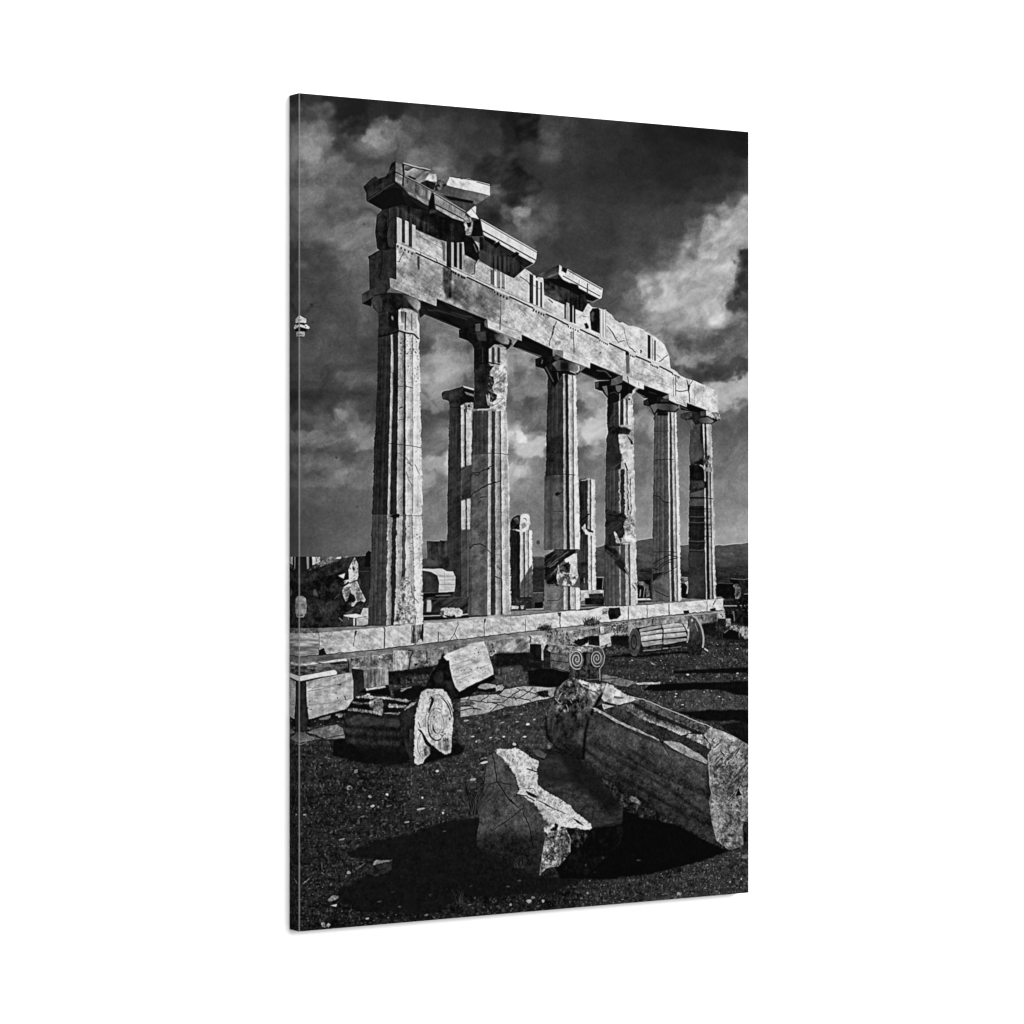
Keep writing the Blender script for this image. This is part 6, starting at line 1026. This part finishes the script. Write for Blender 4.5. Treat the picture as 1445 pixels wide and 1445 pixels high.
def plain(name, col, rough, nscale=40, var=.06):
    m = bpy.data.materials.new(name); m.use_nodes = True; nt = m.node_tree; b = nt.nodes['Principled BSDF']
    n = nt.nodes.new('ShaderNodeTexNoise'); n.inputs['Scale'].default_value = nscale; n.inputs['Detail'].default_value = 6
    co = nt.nodes.new('ShaderNodeTexCoord'); nt.links.new(co.outputs['Object'], n.inputs['Vector'])
    r = nt.nodes.new('ShaderNodeValToRGB'); r.color_ramp.elements[0].color = [c*(1-var) for c in col]+[1]; r.color_ramp.elements[1].color = [min(1, c*(1+var)) for c in col]+[1]
    nt.links.new(n.outputs['Fac'], r.inputs[0]); nt.links.new(r.outputs[0], b.inputs['Base Color']); b.inputs['Roughness'].default_value = rough; b.inputs['Specular IOR Level'].default_value = .1
    bp = nt.nodes.new('ShaderNodeBump'); bp.inputs['Strength'].default_value = .05; bp.inputs['Distance'].default_value = .0005; nt.links.new(n.outputs['Fac'], bp.inputs['Height']); nt.links.new(bp.outputs[0], b.inputs['Normal'])
    return m
front_ink = INK.copy()
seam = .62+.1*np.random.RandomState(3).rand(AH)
front_ink[:, 0] = seam; front_ink[:, 1] = .55*seam+.45*front_ink[:, 2]       # pale line drawn into the ink along the left fold
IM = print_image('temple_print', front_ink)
SW = int(round(AW*CT/CW))                       # the edge carries the mirrored margin of the picture
IMS = print_image('temple_print_margin', INK[:, 2:2+SW])
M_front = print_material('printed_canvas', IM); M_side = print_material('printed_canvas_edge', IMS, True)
M_wall = plain('white_wall_paint', (.93, .93, .93), .9, 300, .01); M_wood = plain('pine_wood', (.55, .4, .24), .7, 30, .2)
# ---------------------------------------------------------------- objects
def mesh(name, verts, faces, mat, parent=None, uvs=None, smooth=False):
    me = bpy.data.meshes.new(name); me.from_pydata(verts, [], faces)
    if uvs:
        l = me.uv_layers.new(name='print')
        for p in me.polygons:
            for li in p.loop_indices: l.data[li].uv = uvs[me.loops[li].vertex_index]
    if smooth:
        for p in me.polygons: p.use_smooth = True
    me.materials.append(mat); me.update()
    o = bpy.data.objects.new(name, me); sc.collection.objects.link(o)
    if parent: o.parent = parent
    return o
def box(name, x0, x1, y0, y1, z0, z1, mat, parent=None):
    v = [(x, y, z_) for x in (x0, x1) for y in (y0, y1) for z_ in (z0, z1)]
    return mesh(name, v, [(0, 1, 3, 2), (4, 6, 7, 5), (0, 4, 5, 1), (2, 3, 7, 6), (0, 2, 6, 4), (1, 5, 7, 3)], mat, parent)
wall = box('wall', -4, 5, 0, .12, -1.5, 5, M_wall); wall['kind'] = 'structure'
root = bpy.data.objects.new('canvas_print', None); sc.collection.objects.link(root); root.location = (0, 0, CZ)
root['label'] = 'tall wrapped canvas print of a ruined temple colonnade in black and white'; root['category'] = 'canvas print'
YF = -(CT+GAP); YB = -GAP; h2 = CH/2; R = .0011
# front cloth, rolled over at its four edges
def ring(k):
    a = k/4*math.pi/2; i = R*(1-math.sin(a)); y = YF+R*(1-math.cos(a))
    # k = 0: flat field border, k = 4: on the sides
    return i, y
xs = [R*(1-math.sin(k/4*math.pi/2)) for k in range(4, -1, -1)]; ys = [YF+R*(1-math.cos(k/4*math.pi/2)) for k in range(4, -1, -1)]
def prof(n, L):
    a = list(zip(xs, ys)); mid = [(R+(L-2*R)*i/n, YF) for i in range(1, n)]
    return a+mid+[(L-x, y) for x, y in reversed(a)]
PXs, PZs = prof(12, CW), prof(18, CH)
V = []; U_ = []
for zz, yz in PZs:
    for xx, yx in PXs:
        V.append((xx, max(yx, yz), zz-h2)); U_.append((xx/CW, zz/CH))
nx = len(PXs); F = [(j*nx+i, j*nx+i+1, (j+1)*nx+i+1, (j+1)*nx+i) for j in range(len(PZs)-1) for i in range(nx-1)]
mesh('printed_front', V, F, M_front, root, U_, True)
yr = YF+R
for s, x in ((-1, 0.0), (1, CW)):               # upright edges, mirrored picture
    V = [(x, yr, -h2), (x, YB, -h2), (x, YB, h2), (x, yr, h2)]; uv = [(0 if s < 0 else 1, 0), (1 if s < 0 else 0, 0), (1 if s < 0 else 0, 1), (0 if s < 0 else 1, 1)]
    mesh('wrapped_edge', V, [(0, 1, 2, 3) if s > 0 else (3, 2, 1, 0)], M_side, root, uv)
for s, zz in ((-1, -h2), (1, h2)):
    V = [(0, yr, zz), (CW, yr, zz), (CW, YB, zz), (0, YB, zz)]; k = CT/CH
    uv = [(0, 0), (1, 0), (1, k), (0, k)] if s < 0 else [(0, 1), (1, 1), (1, 1-k), (0, 1-k)]
    mesh('wrapped_edge', V, [(3, 2, 1, 0) if s < 0 else (0, 1, 2, 3)], M_front, root, uv)
b = .035; yi = YF+.004
box('stretcher_bar', .002, b, yi, YB, -h2+.002, h2-.002, M_wood, root); box('stretcher_bar', CW-b, CW-.002, yi, YB, -h2+.002, h2-.002, M_wood, root)
box('stretcher_bar', b+.0005, CW-b-.0005, yi, YB, -h2+.002, -h2+b, M_wood, root); box('stretcher_bar', b+.0005, CW-b-.0005, yi, YB, h2-b, h2-.002, M_wood, root)
